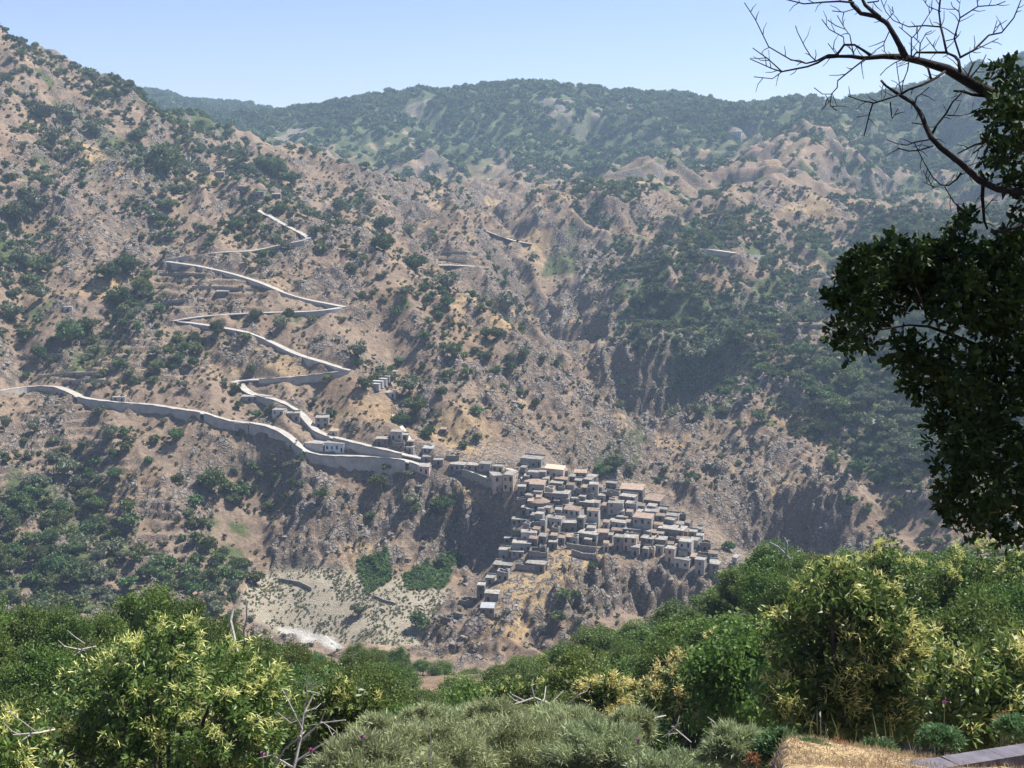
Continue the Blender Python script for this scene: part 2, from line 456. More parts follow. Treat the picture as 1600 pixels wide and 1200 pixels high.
N5 = perlin(GX / 3.6, GY / 3.9, 5)
N6 = perlin(GX / 1.7, GY / 1.7, 6)
vfar = smooth(1300, 1800, GR); rel = smooth(700, 950, GR) * (1 - 0.6 * smooth(1500, 2100, GR))
def billow(x, y, sd): return np.abs(perlin(x, y, sd))
CRAG = billow(GX / 12 + GY / 40, GY / 15 - GX / 50, 41) * 1.0 + billow(GX / 5.2 - GY / 16, GY / 6.4 + GX / 20, 42) * 0.55 + billow(GX / 2.6, GY / 3.1 + GX / 9, 43) * 0.28
GZ = GZ + nm * ((N0 - 0.6) * 16 * far + (N1 - 0.62) * (6 + 6 * far + 16 * rel) + (N2 - 0.62) * (8.5 - 2 * vfar + 7 * rel) * (1 - 0.3 * m_rock) + (1 - vfar) * ((N3 - 0.62) * 3.0 + (N4 - 0.6) * (1.0 + 0.7 * m_rock) + N5 * (0.35 + 0.3 * m_rock) + N6 * (0.18 + 0.2 * m_rock)) + m_rock * (CRAG - 0.4) * 2.6 + m_crag * (CRAG - 0.4) * 5.5)
# outcrops: stepped lumps of bare rock standing out of the slope
oc = perlin(GX / 26 + 9, GY / 34, 8) + 0.5 * perlin(GX / 9, GY / 9, 9)
ocm = smooth(0.16 - 0.22 * m_rock, 0.36 - 0.22 * m_rock, oc) * nm * (1 - vfar)
cr = CRAG - 0.3
GZ = GZ + ocm * (1.6 + 2.4 * cr) * np.where(GR > 420, 1, 0)
# terraces (low dry-stone steps) on worked ground
TERR = [([(180,500),(330,560),(300,590),(90,600),(60,560)], 20), ([(250,420),(420,440),(400,500),(230,500)], 15), ([(1180,470),(1330,470),(1320,560),(1190,560)], 20), ([(0,640),(120,640),(330,900),(300,960),(0,960)], 30), ([(640,370),(800,390),(800,470),(660,450)], 20)]
m_terr = np.zeros_like(m_rock)
for pl, sf in TERR: m_terr = np.maximum(m_terr, poly_mask(GU, GV, pl, sf))
m_terr *= smooth(430, 460, GR) * (GR < 1100)
st = 3.2
q = GZ / st; fr = q - np.floor(q)
GZ = GZ + m_terr * 0.75 * (st * (np.floor(q) + smooth(0.55, 0.95, fr)) - GZ)
GZ = GZ + (1 - hill) * (perlin(GX / 9, GY / 9, 12) * 0.5 * smooth(14, 40, GR) + perlin(GX / 0.9, GY / 0.9, 13) * 0.05 + perlin(GX / 0.35, GY / 0.35, 14) * 0.02)

# look-ups on the sheet
def _idx(x, y):
    a = np.arctan2(x, y); r = np.hypot(x, y)
    ja = np.clip((a - AZ0) / (AZ1 - AZ0) * (NA - 1), 0, NA - 1.001)
    ir = np.clip(np.interp(r, RAD, np.arange(NR)), 0, NR - 1.001)
    return ir, ja
def sample(G, x, y):
    ir, ja = _idx(np.asarray(x, float), np.asarray(y, float))
    i, j = ir.astype(int), ja.astype(int); fi, fj = ir - i, ja - j
    return (G[i, j] * (1 - fi) * (1 - fj) + G[i + 1, j] * fi * (1 - fj) + G[i, j + 1] * (1 - fi) * fj + G[i + 1, j + 1] * fi * fj)
def ground_z(x, y): return float(sample(GZ, x, y))
def cast(u, v, rmin=150.0, G=None):
    """where the line of sight through (u, v) meets the ground, beyond rmin"""
    G = GZ if G is None else G
    d = ray(u, v)
    a = math.atan2(d[0], d[1]); s = d[2] / math.hypot(d[0], d[1])
    ja = min(max((a - AZ0) / (AZ1 - AZ0) * (NA - 1), 0), NA - 1.001); j = int(ja); f = ja - j
    prof = G[:, j] * (1 - f) + G[:, j + 1] * f
    diff = prof - s * RAD
    k0 = int(np.searchsorted(RAD, rmin))
    hit = np.nonzero(diff[k0:] >= 0)[0]
    k = k0 + (hit[0] if len(hit) else int(np.argmax(diff[k0:])))
    if k > 0 and diff[k] > 0 > diff[k - 1]:
        t = -diff[k - 1] / (diff[k] - diff[k - 1]); r = RAD[k - 1] + t * (RAD[k] - RAD[k - 1])
    else: r = RAD[k]
    return Vector((r * math.sin(a), r * math.cos(a), s * r))
def visible_mask(tol=0.004):
    el = GZ / GR
    prev = np.maximum.accumulate(el, axis=0)
    return el >= prev - tol

# ------------------------------------------------------------------ roads: sections (u, v of the outer edge, photo height of the wall under it)
ROAD_A = [(-60,622,3),(0,612,4),(45,605,5),(88,604,6),(105,614,6),(122,623,7),(150,627,9),(185,630,10),(240,634,9),(270,640,9),(320,646,14),(345,656,12),(362,661,9),(392,662,10),(425,669,8),(450,684,10),(463,697,8),(470,706,6),(500,713,12),(540,714,18),(580,715,20),(612,716,23),(640,722,14),(662,731,5)]
ROAD_B = [(545,580,3),(520,583,10),(480,588,9),(440,592,7),(400,594,3),(372,594,3),(360,598,4),(374,604,4),(381,616,4),(400,619,4),(428,626,4),(445,632,5),(462,641,6),(474,655,6),(481,670,6),(494,679,5),(520,685,6),(560,695,12),(600,704,12),(630,711,7),(658,717,3)]
ROAD_C = [(535,481,3),(515,484,7),(490,487,9),(450,488,3),(400,489,2),(330,493,2),(290,498,2),(266,502,3),(300,505,3),(345,512,3),(395,521,4),(425,536,4),(460,554,4),(500,565,4),(530,575,4),(546,579,3)]
ROAD_D = [(385,322,2),(396,313,2),(415,338,2),(440,350,2),(470,366,3),(489,374,7),(470,377,6),(445,381,4),(400,392,2),(345,394,2),(300,399,3),(262,404,4),(244,407,5),(275,411,4),(310,416,4),(360,427,3),(410,443,4),(440,457,4),(480,469,3),(520,476,3),(536,480,3)]
ROAD_E = [(660,413,2),(700,414,2),(740,416,2),(765,419,2)]
ROAD_F = [(1080,386,3),(1110,390,4),(1150,396,5),(1195,399,4)]
ROAD_G = [(752,357,2),(780,368,2),(800,377,3),(832,381,3)]
PATH_V = [(790,733,1),(805,735,1),(813,745,1),(820,757,1),(828,767,1),(838,772,1)]
PATH_W = [(722,734,8),(745,741,9),(765,750,9),(782,760,6)]
PATH_X = [(612,648,1),(622,664,1),(634,680,1),(642,694,1)]
ROADS = []
def lay_road(secs, width, dense=6.0):
    """turn sections into outer edge / level points, smooth them, cut the ground to the level; returns the strips"""
    S = np.array(secs, float)
    L = np.r_[0, np.cumsum(np.hypot(np.diff(S[:, 0]), np.diff(S[:, 1])))]
    n = max(4, int(L[-1] / dense))
    t = np.linspace(0, L[-1], n)
    us, vs, hs = (np.interp(t, L, S[:, k]) for k in range(3))
    E, H = [], []
    for u, v, h in zip(us, vs, hs):
        p = cast(u, v + h)
        H.append(h * p.y / F / 0.97)
        E.append(p)
    E = np.array([(p.x, p.y, p.z) for p in E]); H = np.array(H)
    top = E[:, 2] + H
    for _ in range(10):                           # smooth the line in plan and level, ends kept
        for A in (E[:, 0], E[:, 1], top):
            A[1:-1] = 0.25 * A[:-2] + 0.5 * A[1:-1] + 0.25 * A[2:]
    T = np.gradient(E[:, :2], axis=0); T /= np.linalg.norm(T, axis=1)[:, None] + 1e-9
    Nn = np.c_[-T[:, 1], T[:, 0]]
    # the inner side is uphill
    gx = sample(BASEZ, E[:, 0] + Nn[:, 0] * 6, E[:, 1] + Nn[:, 1] * 6) - sample(BASEZ, E[:, 0] - Nn[:, 0] * 6, E[:, 1] - Nn[:, 1] * 6)
    sg = np.sign(np.convolve(np.sign(gx), np.ones(5) / 5, 'same') + 1e-6)
    Nn *= sg[:, None]
    In = E[:, :2] + Nn * width
    # ground cut and fill
    for k in range(n - 1):
        a, b = (E[k, :2] + In[k]) / 2, (E[k + 1, :2] + In[k + 1]) / 2
        za, zb = top[k], top[k + 1]
        R = width / 2 + 7
        r0, r1 = min(np.hypot(*a), np.hypot(*b)) - R, max(np.hypot(*a), np.hypot(*b)) + R
        aa = [math.atan2(a[0], a[1]), math.atan2(b[0], b[1])]
        i0, i1 = np.searchsorted(RAD, r0), np.searchsorted(RAD, r1)
        da = R / max(r0, 1)
        j0 = max(int((min(aa) - da - AZ0) / (AZ1 - AZ0) * (NA - 1)), 0); j1 = min(int((max(aa) + da - AZ0) / (AZ1 - AZ0) * (NA - 1)) + 2, NA)
        if j1 <= j0 or i1 <= i0: continue
        X, Y, Z = GX[i0:i1, j0:j1], GY[i0:i1, j0:j1], GZ[i0:i1, j0:j1]
        d = b - a; L2 = d @ d + 1e-9
        tt = np.clip(((X - a[0]) * d[0] + (Y - a[1]) * d[1]) / L2, 0, 1)
        ds = np.hypot(X - a[0] - tt * d[0], Y - a[1] - tt * d[1])
        zr = za + (zb - za) * tt - 0.25
        hw = width / 2
        side = ((X - a[0] - tt * d[0]) * Nn[k, 0] + (Y - a[1] - tt * d[1]) * Nn[k, 1]) > 0
        inb = ds < hw + 0.3
        lim = zr + 1.5 * np.maximum(ds - hw - 0.3, 0)
        Z2 = np.where(inb & side, zr, Z)
        Z2 = np.where(inb & ~side, np.minimum(Z, zr), Z2)
        Z2 = np.where(~inb & (ds < R), np.minimum(Z2, lim), Z2)
        GZ[i0:i1, j0:j1] = Z2
    ROADS.append(dict(E=E, In=In, top=top, H=H, n=n, width=width))
    return ROADS[-1]
RA = lay_road(ROAD_A, 4.4); RB = lay_road(ROAD_B, 4.0); RC = lay_road(ROAD_C, 3.0); RD = lay_road(ROAD_D, 2.8)
RE = lay_road(ROAD_E, 3.4); RF = lay_road(ROAD_F, 3.4); RG = lay_road(ROAD_G, 3.4)
PV = lay_road(PATH_V, 2.2, 3); PW = lay_road(PATH_W, 2.4, 4); PX = lay_road(PATH_X, 1.8, 4)
GU, GV = proj(GX, GY, GZ)
VIS = visible_mask()

# ------------------------------------------------------------------ wood cover, in tenths, read off in 50-pixel cells from (0, 100)
COVER = """
44599999999999999999999999999999
35434999999985999578888887788888
25545468346665878777655345788888
46765636632244556666665334677888
56324744745343343342355322446666
85112424666424234243265345255555
86125135421443343324532333555555
63257121112556432123666545555555
65553465332223432123555532455555
14655534232323243202266545566666
12544423322225223122213345666666
13322111111116222111102213566666
45543443211111112110212112366666
66634554563111111111351011122444
66653565521121111000000011121234
65665556342110210000000000011234
56755443311100000110000000000000
47633443000000000300000000000000
00000000000000000000000000000000
""".split()
CV = np.array([[int(c) for c in r] for r in COVER], np.float32) / 10
CV[2:12, :18] *= 0.78
CV[2:6, 10:18] *= 0.8
CV[2:5, 20:27] *= 0.85
CV[5:13, 19:] = np.minimum(CV[5:13, 19:] * 1.5, 0.85)
CV[11:, :9] *= 0.92
def cover(u, v):
    uu = np.clip((np.asarray(u, float) - 25) / 50, 0, 30.999); vv = np.clip((np.asarray(v, float) - 125) / 50, 0, 17.999)
    i, j = vv.astype(int), uu.astype(int); fi, fj = vv - i, uu - j
    return CV[i, j] * (1 - fi) * (1 - fj) + CV[i + 1, j] * fi * (1 - fj) + CV[i, j + 1] * (1 - fi) * fj + CV[i + 1, j + 1] * fi * fj
# ------------------------------------------------------------------ ground mesh and its material
def grid_mesh(name):
    me = bpy.data.meshes.new(name)
    nv = NR * NA
    me.vertices.add(nv)
    co = np.stack([GX, GY, GZ], -1).astype(np.float32)
    me.vertices.foreach_set("co", co.ravel())
    i, j = np.meshgrid(np.arange(NR - 1), np.arange(NA - 1), indexing='ij')
    a = (i * NA + j).ravel()
    q = np.stack([a, a + 1, a + NA + 1, a + NA], -1).astype(np.int32)
    nf = len(q)
    me.loops.add(nf * 4); me.loops.foreach_set("vertex_index", q.ravel())
    me.polygons.add(nf); me.polygons.foreach_set("loop_start", np.arange(0, nf * 4, 4, dtype=np.int32))
    me.polygons.foreach_set("use_smooth", np.ones(nf, bool))
    me.update(calc_edges=True)
    return me
g_me = grid_mesh("ground")
# what the ground is made of, vertex by vertex: R bare rock, G green ground cover, B straw grass; second layer: gravel, field, fern
lowveg = perlin(GX / 34, GY / 34, 20) + 0.6 * perlin(GX / 11, GY / 11, 21)
gcov = cover(GU, GV)
a_rock = np.clip(np.maximum(ocm * (0.35 + 0.45 * N5 + 0.25 * N6 + 0.7 * (CRAG - 0.3)), m_rock * smooth(0.4, 1.0, CRAG * 0.9 + N5 * 0.35)) , 0, 1)
a_green = np.clip(smooth(0.25, 1.05, gcov * 1.3 + lowveg * 0.55 - 0.1) * (1 - 0.7 * a_rock), 0, 1)
a_green = np.maximum(a_green, m_farwood * smooth(-0.5, 0.1, lowveg + gcov))
GREENS = [([(930,720),(960,690),(1010,665),(1000,700),(985,745),(940,735)], 12), ([(1090,640),(1160,610),(1200,590),(1150,630),(1110,650)], 8), ([(870,380),(900,350),(900,420),(850,430)], 12), ([(130,190),(215,235),(250,280),(170,240)], 15), ([(560,305),(590,315),(570,330),(540,315)], 8)]
for pl, sf in GREENS: a_green = np.maximum(a_green, 0.8 * poly_mask(GU, GV, pl, sf) * (GR > 450))
STRAW = [([(775,785),(815,790),(800,830),(775,820)], 8), ([(700,760),(790,775),(780,800),(720,790)], 10), ([(760,950),(830,960),(810,1000),(760,985)], 12), ([(100,215),(250,280),(240,300),(110,230)], 10), ([(780,905),(880,900),(870,950),(800,940)], 12), ([(850,850),(950,860),(940,890),(860,880)], 10), ([(770,500),(830,480),(820,510),(770,510)], 10)]
BARE = [[(840,155),(895,160),(890,180),(850,178)], [(640,165),(672,158),(664,176),(630,187)], [(925,170),(955,168),(950,186),(930,186)], [(1138,198),(1185,205),(1170,214),(1145,210)], [(975,165),(990,163),(990,172),(978,172)], [(430,205),(480,195),(470,215),(440,222)], [(1000,262),(1040,252),(1035,275),(945,275),(955,262)]]
m_bare = np.zeros_like(m_rock)
for pl in BARE: m_bare = np.maximum(m_bare, poly_mask(GU, GV, pl, 5) * (GR > 1000))
m_bare = m_bare * smooth(-0.35, 0.1, perlin(GX / 22, GY / 22, 88))
PALE = [[(925,395),(938,370),(940,395),(908,450),(884,510),(866,528),(872,505),(896,448)], [(828,452),(842,458),(866,512),(878,548),(850,512)], [(1005,628),(1030,645),(1030,668),(1012,672),(1000,650)], [(655,672),(668,600),(672,640),(664,690)], [(640,700),(660,690),(665,712),(645,712)]]
for pl in PALE: m_bare = np.maximum(m_bare, poly_mask(GU, GV, pl, 5) * (GR > 500) * smooth(-0.5, 0.0, perlin(GX / 9, GY / 9, 89)))
a_green *= 1 - m_bare
a_rock = np.maximum(a_rock, 0.6 * m_bare)
a_straw = np.clip(0.35 + 0.9 * perlin(GX / 40, GY / 40, 22), 0, 1) * 0.6
for pl, sf in STRAW: a_straw = np.maximum(a_straw, poly_mask(GU, GV, pl, sf) * (GR > 440))
a_straw = np.maximum(a_straw, (1 - smooth(14, 22, GR)) * smooth(math.radians(6), math.radians(10), GA))
a_green = np.maximum(a_green, (1 - smooth(250, 330, GR)) * smooth(10, 16, GR) * smooth(0.15, 0.6, 0.45 + lowveg * 0.7))
a_rock = np.maximum(a_rock, m_vil * smooth(0.0, 0.5, N6 + 0.7 * N5 + 0.15))
ca = g_me.color_attributes.new("make", 'FLOAT_COLOR', 'POINT')
ca.data.foreach_set("color", np.stack([a_rock, a_green, a_straw, np.ones_like(GX)], -1).astype(np.float32).ravel())
cb = g_me.color_attributes.new("worked", 'FLOAT_COLOR', 'POINT')
cb.data.foreach_set("color", np.stack([np.maximum(m_gravel, 0.15 * m_bare), m_field * (1 - m_fern), m_fern, np.ones_like(GX)], -1).astype(np.float32).ravel())

def ground_material():
    m, nt, N, L, B = mat_new("dry_hillside")
    tc = N.new("ShaderNodeTexCoord")
    def noise(scale, detail=4, rough=0.6, vec=None):
        n = N.new("ShaderNodeTexNoise"); n.inputs["Scale"].default_value = scale; n.inputs["Detail"].default_value = detail; n.inputs["Roughness"].default_value = rough
        L.new(vec or tc.outputs["Object"], n.inputs["Vector"]); return n.outputs["Fac"]
    def mixc(fac, a, b):
        x = N.new("ShaderNodeMix"); x.data_type = 'RGBA'
        for s, val in ((x.inputs[0], fac), (x.inputs[6], a), (x.inputs[7], b)):
            if isinstance(val, (tuple, float)): s.default_value = val if isinstance(val, float) else (*val, 1)
            else: L.new(val, s)
        return x.outputs[2]
    def math_(op, a, b=0.0, clamp=False):
        x = N.new("ShaderNodeMath"); x.operation = op; x.use_clamp = clamp
        for s, val in ((x.inputs[0], a), (x.inputs[1], b)):
            if isinstance(val, (int, float)): s.default_value = val
            else: L.new(val, s)
        return x.outputs[0]
    def mr(v, a, b, c=0.0, d=1.0):
        x = N.new("ShaderNodeMapRange"); x.interpolation_type = 'SMOOTHSTEP'
        L.new(v, x.inputs["Value"])
        for k, val in zip(("From Min", "From Max", "To Min", "To Max"), (a, b, c, d)): x.inputs[k].default_value = val
        return x.outputs[0]
    at1 = N.new("ShaderNodeVertexColor"); at1.layer_name = "make"
    at2 = N.new("ShaderNodeVertexColor"); at2.layer_name = "worked"
    s1 = N.new("ShaderNodeSeparateColor"); L.new(at1.outputs[0], s1.inputs[0])
    s2 = N.new("ShaderNodeSeparateColor"); L.new(at2.outputs[0], s2.inputs[0])
    big, mid, fine, grit = noise(0.02, 3), noise(0.13, 5, 0.7), noise(0.6, 5, 0.75), noise(2.2, 3, 0.8)
    soil = ramp(N, [(0.3, (0.095, 0.069, 0.052)), (0.45, (0.19, 0.142, 0.105)), (0.58, (0.275, 0.21, 0.155)), (0.72, (0.38, 0.297, 0.217))])
    L.new(math_('ADD', math_('MULTIPLY', mid, 0.45), math_('MULTIPLY', fine, 0.55)), soil.inputs[0])
    straw = ramp(N, [(0.3, (0.24, 0.165, 0.09)), (0.7, (0.46, 0.345, 0.195))]); L.new(fine, straw.inputs[0])
    vo = N.new("ShaderNodeTexVoronoi"); vo.feature = 'DISTANCE_TO_EDGE'; vo.inputs["Scale"].default_value = 0.42
    wv = N.new("ShaderNodeVectorMath"); wv.operation = 'MULTIPLY_ADD'; wv.inputs[1].default_value = (2.2, 2.2, 2.2)
    nvec = N.new("ShaderNodeTexNoise"); nvec.inputs["Scale"].default_value = 0.5; L.new(tc.outputs["Object"], nvec.inputs["Vector"])
    L.new(nvec.outputs["Color"], wv.inputs[0]); L.new(tc.outputs["Object"], wv.inputs[2]); L.new(wv.outputs[0], vo.inputs["Vector"])
    crack = mr(vo.outputs["Distance"], 0.0, 0.22)
    rock = ramp(N, [(0.3, (0.075, 0.064, 0.057)), (0.5, (0.185, 0.16, 0.14)), (0.7, (0.33, 0.29, 0.25))]); L.new(math_('ADD', math_('MULTIPLY', fine, 0.55), math_('ADD', math_('MULTIPLY', grit, 0.3), math_('MULTIPLY', crack, 0.15))), rock.inputs[0])
    green = ramp(N, [(0.3, (0.045, 0.06, 0.028)), (0.7, (0.13, 0.15, 0.065))]); L.new(fine, green.inputs[0])
    fern = ramp(N, [(0.3, (0.03, 0.07, 0.025)), (0.7, (0.09, 0.16, 0.05))]); L.new(fine, fern.inputs[0])
    field = ramp(N, [(0.35, (0.20, 0.17, 0.13)), (0.6, (0.38, 0.34, 0.26))]); L.new(math_('ADD', math_('MULTIPLY', mid, 0.4), math_('MULTIPLY', grit, 0.6)), field.inputs[0])
    gravel = ramp(N, [(0.3, (0.36, 0.345, 0.31)), (0.7, (0.52, 0.505, 0.47))]); L.new(fine, gravel.inputs[0])
    col = mixc(mr(math_('ADD', s1.outputs[2], math_('MULTIPLY', fine, 0.8)), 0.65, 1.15), soil.outputs[0], straw.outputs[0])
    # pale dust and rust-brown bracken patches
    col = mixc(math_('MULTIPLY', mr(big, 0.5, 0.65), 0.35), col, (0.20, 0.125, 0.07))
    col = mixc(mr(math_('ADD', s1.outputs[1], math_('MULTIPLY', math_('SUBTRACT', mid, 0.5), 1.2)), 0.4, 0.75), col, green.outputs[0])
    sl = N.new("ShaderNodeNewGeometry")
    sx = N.new("ShaderNodeSeparateXYZ"); L.new(sl.outputs["True Normal"], sx.inputs[0])
    steep = mr(sx.outputs[2], 0.66, 0.48)
    rk = math_('MAXIMUM', mr(math_('ADD', s1.outputs[0], math_('MULTIPLY', math_('SUBTRACT', fine, 0.5), 1.1)), 0.3, 0.6), math_('MULTIPLY', steep, mr(fine, 0.4, 0.55)))
    col = mixc(rk, col, rock.outputs[0])
    col = mixc(s2.outputs[1], col, field.outputs[0])
    col = mixc(mr(math_('ADD', s2.outputs[2], math_('MULTIPLY', math_('SUBTRACT', fine, 0.5), 0.8)), 0.4, 0.6), col, fern.outputs[0])
    col = mixc(s2.outputs[0], col, gravel.outputs[0])
    L.new(col, B.inputs["Base Color"])
    B.inputs["Roughness"].default_value = 0.95
    B.inputs["Specular IOR Level"].default_value = 0.1
    bp = N.new("ShaderNodeBump"); bp.inputs["Strength"].default_value = 1.0; bp.inputs["Distance"].default_value = 1.1
    L.new(math_('ADD', math_('ADD', math_('MULTIPLY', fine, 0.8), math_('MULTIPLY', grit, 0.45)), math_('MULTIPLY', math_('MULTIPLY', crack, rk), 0.8)), bp.inputs["Height"])
    L.new(bp.outputs[0], B.inputs["Normal"])
    return m
g_me.materials.append(ground_material())
ground = obj("ground", g_me)
tag(ground, "dry brown rocky hillsides of the valley around the village", kind="structure")

# ------------------------------------------------------------------ roads, their kerb walls and retaining walls
M_ROAD = simple_mat("pale_road", (0.28, 0.26, 0.23), (0.40, 0.375, 0.335), 0.35, 0.9)
M_DIRT = simple_mat("dirt_road", (0.42, 0.36, 0.28), (0.58, 0.50, 0.40), 0.5, 0.95)
M_CONC = simple_mat("weathered_concrete", (0.24, 0.23, 0.215), (0.38, 0.365, 0.34), 0.25, 0.9, bump=0.08, bscale=2.0)
M_STONEWALL = simple_mat("dry_stone", (0.15, 0.135, 0.12), (0.32, 0.295, 0.265), 1.6, 0.95, bump=0.15, bscale=3.0)
def road_mesh(R, name, mat, label, zoff=0.0):
    E, In, top, n = R['E'], R['In'], R['top'] + zoff, R['n']
    v, f = [], []
    for k in range(n):
        v += [(E[k, 0], E[k, 1], top[k]), (In[k, 0], In[k, 1], top[k] + 0.12), (In[k, 0], In[k, 1], top[k] - 0.6), (E[k, 0], E[k, 1], top[k] - 0.6)]
    for k in range(n - 1):
        a, b = 4 * k, 4 * k + 4
        f += [(a, b, b + 1, a + 1), (a + 1, b + 1, b + 2, a + 2), (a + 3, a, b, b + 3)]
    o = obj(name, new_mesh(name, v, f, mat))
    tag(o, label, kind="structure")
    return o
def wall_mesh(R, k0, k1, name, mat, label, parapet=0.5, thick=0.4, cat="wall", group=None):
    """retaining wall under a road's outer edge with a low parapet on it"""
    E, In, top, H = R['E'], R['In'], R['top'], R['H']
    k1 = min(k1, R['n'])
    root = empty(name, (E[k0, 0], E[k0, 1], top[k0]))
    o = np.array([E[k0, 0], E[k0, 1], top[k0]])
    def strip(z0, z1, out, inn):
        v, f = [], []
        for k in range(k0, k1):
            d = In[k] - E[k, :2]; d = d / (np.linalg.norm(d) + 1e-9)
            p, q = E[k, :2] - d * out, E[k, :2] + d * inn
            zb = z0(k); zt = z1(k)
            v += [np.array([p[0], p[1], zt]) - o, np.array([q[0], q[1], zt]) - o, np.array([q[0], q[1], zb]) - o, np.array([p[0], p[1], zb]) - o]
        m = k1 - k0
        for i in range(m - 1):
            a, b = 4 * i, 4 * i + 4
            f += [(a, a + 1, b + 1, b), (a + 1, a + 2, b + 2, b + 1), (a + 3, a, b, b + 3)]
        f += [(0, 3, 2, 1), (4 * m - 4, 4 * m - 3, 4 * m - 2, 4 * m - 1)]
        return v, f
    body = MB().add(*strip(lambda k: top[k] - H[k] - 3.5, lambda k: top[k] - 0.003, thick, 0.02))
    body.build("wall_face", mat, root)
    if parapet > 0:
        MB().add(*strip(lambda k: top[k] - 0.02, lambda k: top[k] + parapet * (0.75 + 0.5 * abs(math.sin(k * 2.3))), 0.26, 0.003)).build("parapet", M_PARA, root)
    tag(root, label, cat, group)
    return root
M_PARA = simple_mat("parapet_plaster", (0.17, 0.16, 0.145), (0.28, 0.265, 0.24), 0.4, 0.9)
road_mesh(RA, "road", M_ROAD, "pale valley road curving along the slope to the village")
road_mesh(RB, "road", M_ROAD, "pale switchback road joining the village from above", 0.004)
road_mesh(RC, "road", M_ROAD, "switchback road on the slope above the village road", 0.008)
road_mesh(RD, "road", M_ROAD, "uppermost switchbacks climbing to the hamlet on the saddle")
road_mesh(RE, "dirt_road", M_DIRT, "short dirt road across the middle slope")
road_mesh(RF, "dirt_road", M_DIRT, "dirt road on the slope across the ravine")
road_mesh(RG, "dirt_road", M_DIRT, "dirt track at the head of the ravine")
road_mesh(PV, "footpath", M_ROAD, "pale lane winding down through the top of the village")
road_mesh(PW, "footpath", M_DIRT, "stepped path down to the stone tower house")
road_mesh(PX, "footpath", M_DIRT, "footpath running down from the cemetery")
def sec_of(R, secs, u):                          # nearest section index of a road to a photo column, given search start
    S = np.array(secs, float)
    L = np.r_[0, np.cumsum(np.hypot(np.diff(S[:, 0]), np.diff(S[:, 1])))]
    return lambda i: int(round(L[i] / L[-1] * (R['n'] - 1)))
kA, kB, kC, kD = sec_of(RA, ROAD_A, 0), sec_of(RB, ROAD_B, 0), sec_of(RC, ROAD_C, 0), sec_of(RD, ROAD_D, 0)
wall_mesh(RA, kA(1), kA(5), "retaining_wall", M_CONC, "grey wall under the valley road's first bend at far left")
wall_mesh(RA, kA(5), kA(10), "retaining_wall", M_CONC, "long concrete wall under the valley road below the small hut")
wall_mesh(RA, kA(10), kA(13), "retaining_wall", M_CONC, "tall curved concrete wall where the valley road bends right")
wall_mesh(RA, kA(13), kA(17) + 1, "retaining_wall", M_CONC, "curved concrete wall of the valley road just before the blue house")
wall_mesh(RA, kA(17) + 1, kA(22), "retaining_wall", M_CONC, "tallest pale concrete wall holding the road at the village entrance")
wall_mesh(RA, kA(22), kA(23) + 1, "retaining_wall", M_CONC, "end of the road wall running down to the pink house")
wall_mesh(RB, kB(0), kB(4), "retaining_wall", M_CONC, "dark concrete wall under the hairpin above the school building")
wall_mesh(RB, kB(9), kB(16), "retaining_wall", M_CONC, "low wall along the road's S-bend above the blue house", 0.55)
wall_mesh(RB, kB(16), kB(19) + 1, "retaining_wall", M_CONC, "long sloping concrete wall between the two roads at the village entrance")
wall_mesh(RC, kC(0), kC(3), "retaining_wall", M_CONC, "grey wall under the hairpin on the bare middle slope", 0.0)
wall_mesh(RC, kC(8), kC(15), "retaining_wall", M_CONC, "low wall along the long diagonal stretch of switchback road", 0.0)
wall_mesh(RD, kD(4), kD(8), "retaining_wall", M_CONC, "grey wall under the highest hairpin near the saddle", 0.0)
wall_mesh(RD, kD(10), kD(14), "retaining_wall", M_CONC, "wall under the left hairpin among the olive terraces", 0.0)
wall_mesh(RD, kD(14), kD(20), "retaining_wall", M_CONC, "low wall along the diagonal road below the olive terraces", 0.0)
wall_mesh(PW, 0, PW['n'], "stone_wall", M_STONEWALL, "dark stone wall under the path to the stone tower house", 0.4)
wall_mesh(RF, 0, RF['n'], "retaining_wall", M_CONC, "grey wall of the dirt road across the ravine", 0.0)
# ------------------------------------------------------------------ foliage shapes
def rand_unit(n, r=rng):
    v = r.normal(size=(n, 3)); return v / np.linalg.norm(v, axis=1)[:, None]
def leaf_quads(P, dirs, ln, wd, r=rng):
    """diamond blades at P pointing along dirs; returns (n,4,3)"""
    n = len(P)
    s = np.cross(dirs, rand_unit(n, r)); s /= np.linalg.norm(s, axis=1)[:, None] + 1e-9
    ln = np.asarray(ln).reshape(-1, 1) * np.ones((n, 1)); wd = np.asarray(wd).reshape(-1, 1) * np.ones((n, 1))
    droop = np.c_[np.zeros(n), np.zeros(n), -0.12 * ln[:, 0]]
    return np.stack([P, P + dirs * ln * 0.5 + s * wd * 0.5, P + dirs * ln + droop, P + dirs * ln * 0.5 - s * wd * 0.5], 1)
def crown_points(n, nclump, rx, rz, r, flat=0.25, clump=0.34):
    """leaf positions gathered in clumps on and inside a lumpy crown of half-width rx, half-height rz, centred at rz*0.9"""
    d = rand_unit(nclump, r); d[:, 2] = np.where(d[:, 2] < -flat, -d[:, 2] * 0.5, d[:, 2])
    rad = r.uniform(0.45, 0.95, nclump) ** 0.6
    c = d * rad[:, None] * np.array([rx, rx, rz]) * 0.8
    which = r.integers(0, nclump, n)
    o = rand_unit(n, r) * (r.uniform(0, 1, n) ** 0.45)[:, None] * clump * np.array([rx, rx, rz * 0.8]) * r.uniform(0.7, 1.2, nclump)[which][:, None]
    P = c[which] + o
    out = P / np.array([rx, rx, rz])
    D = out / (np.linalg.norm(out, axis=1)[:, None] + 1e-6)
    dirs = D * 0.7 + rand_unit(n, r) * 0.9
    dirs /= np.linalg.norm(dirs, axis=1)[:, None]
    P[:, 2] += rz * 0.95
    return P, dirs
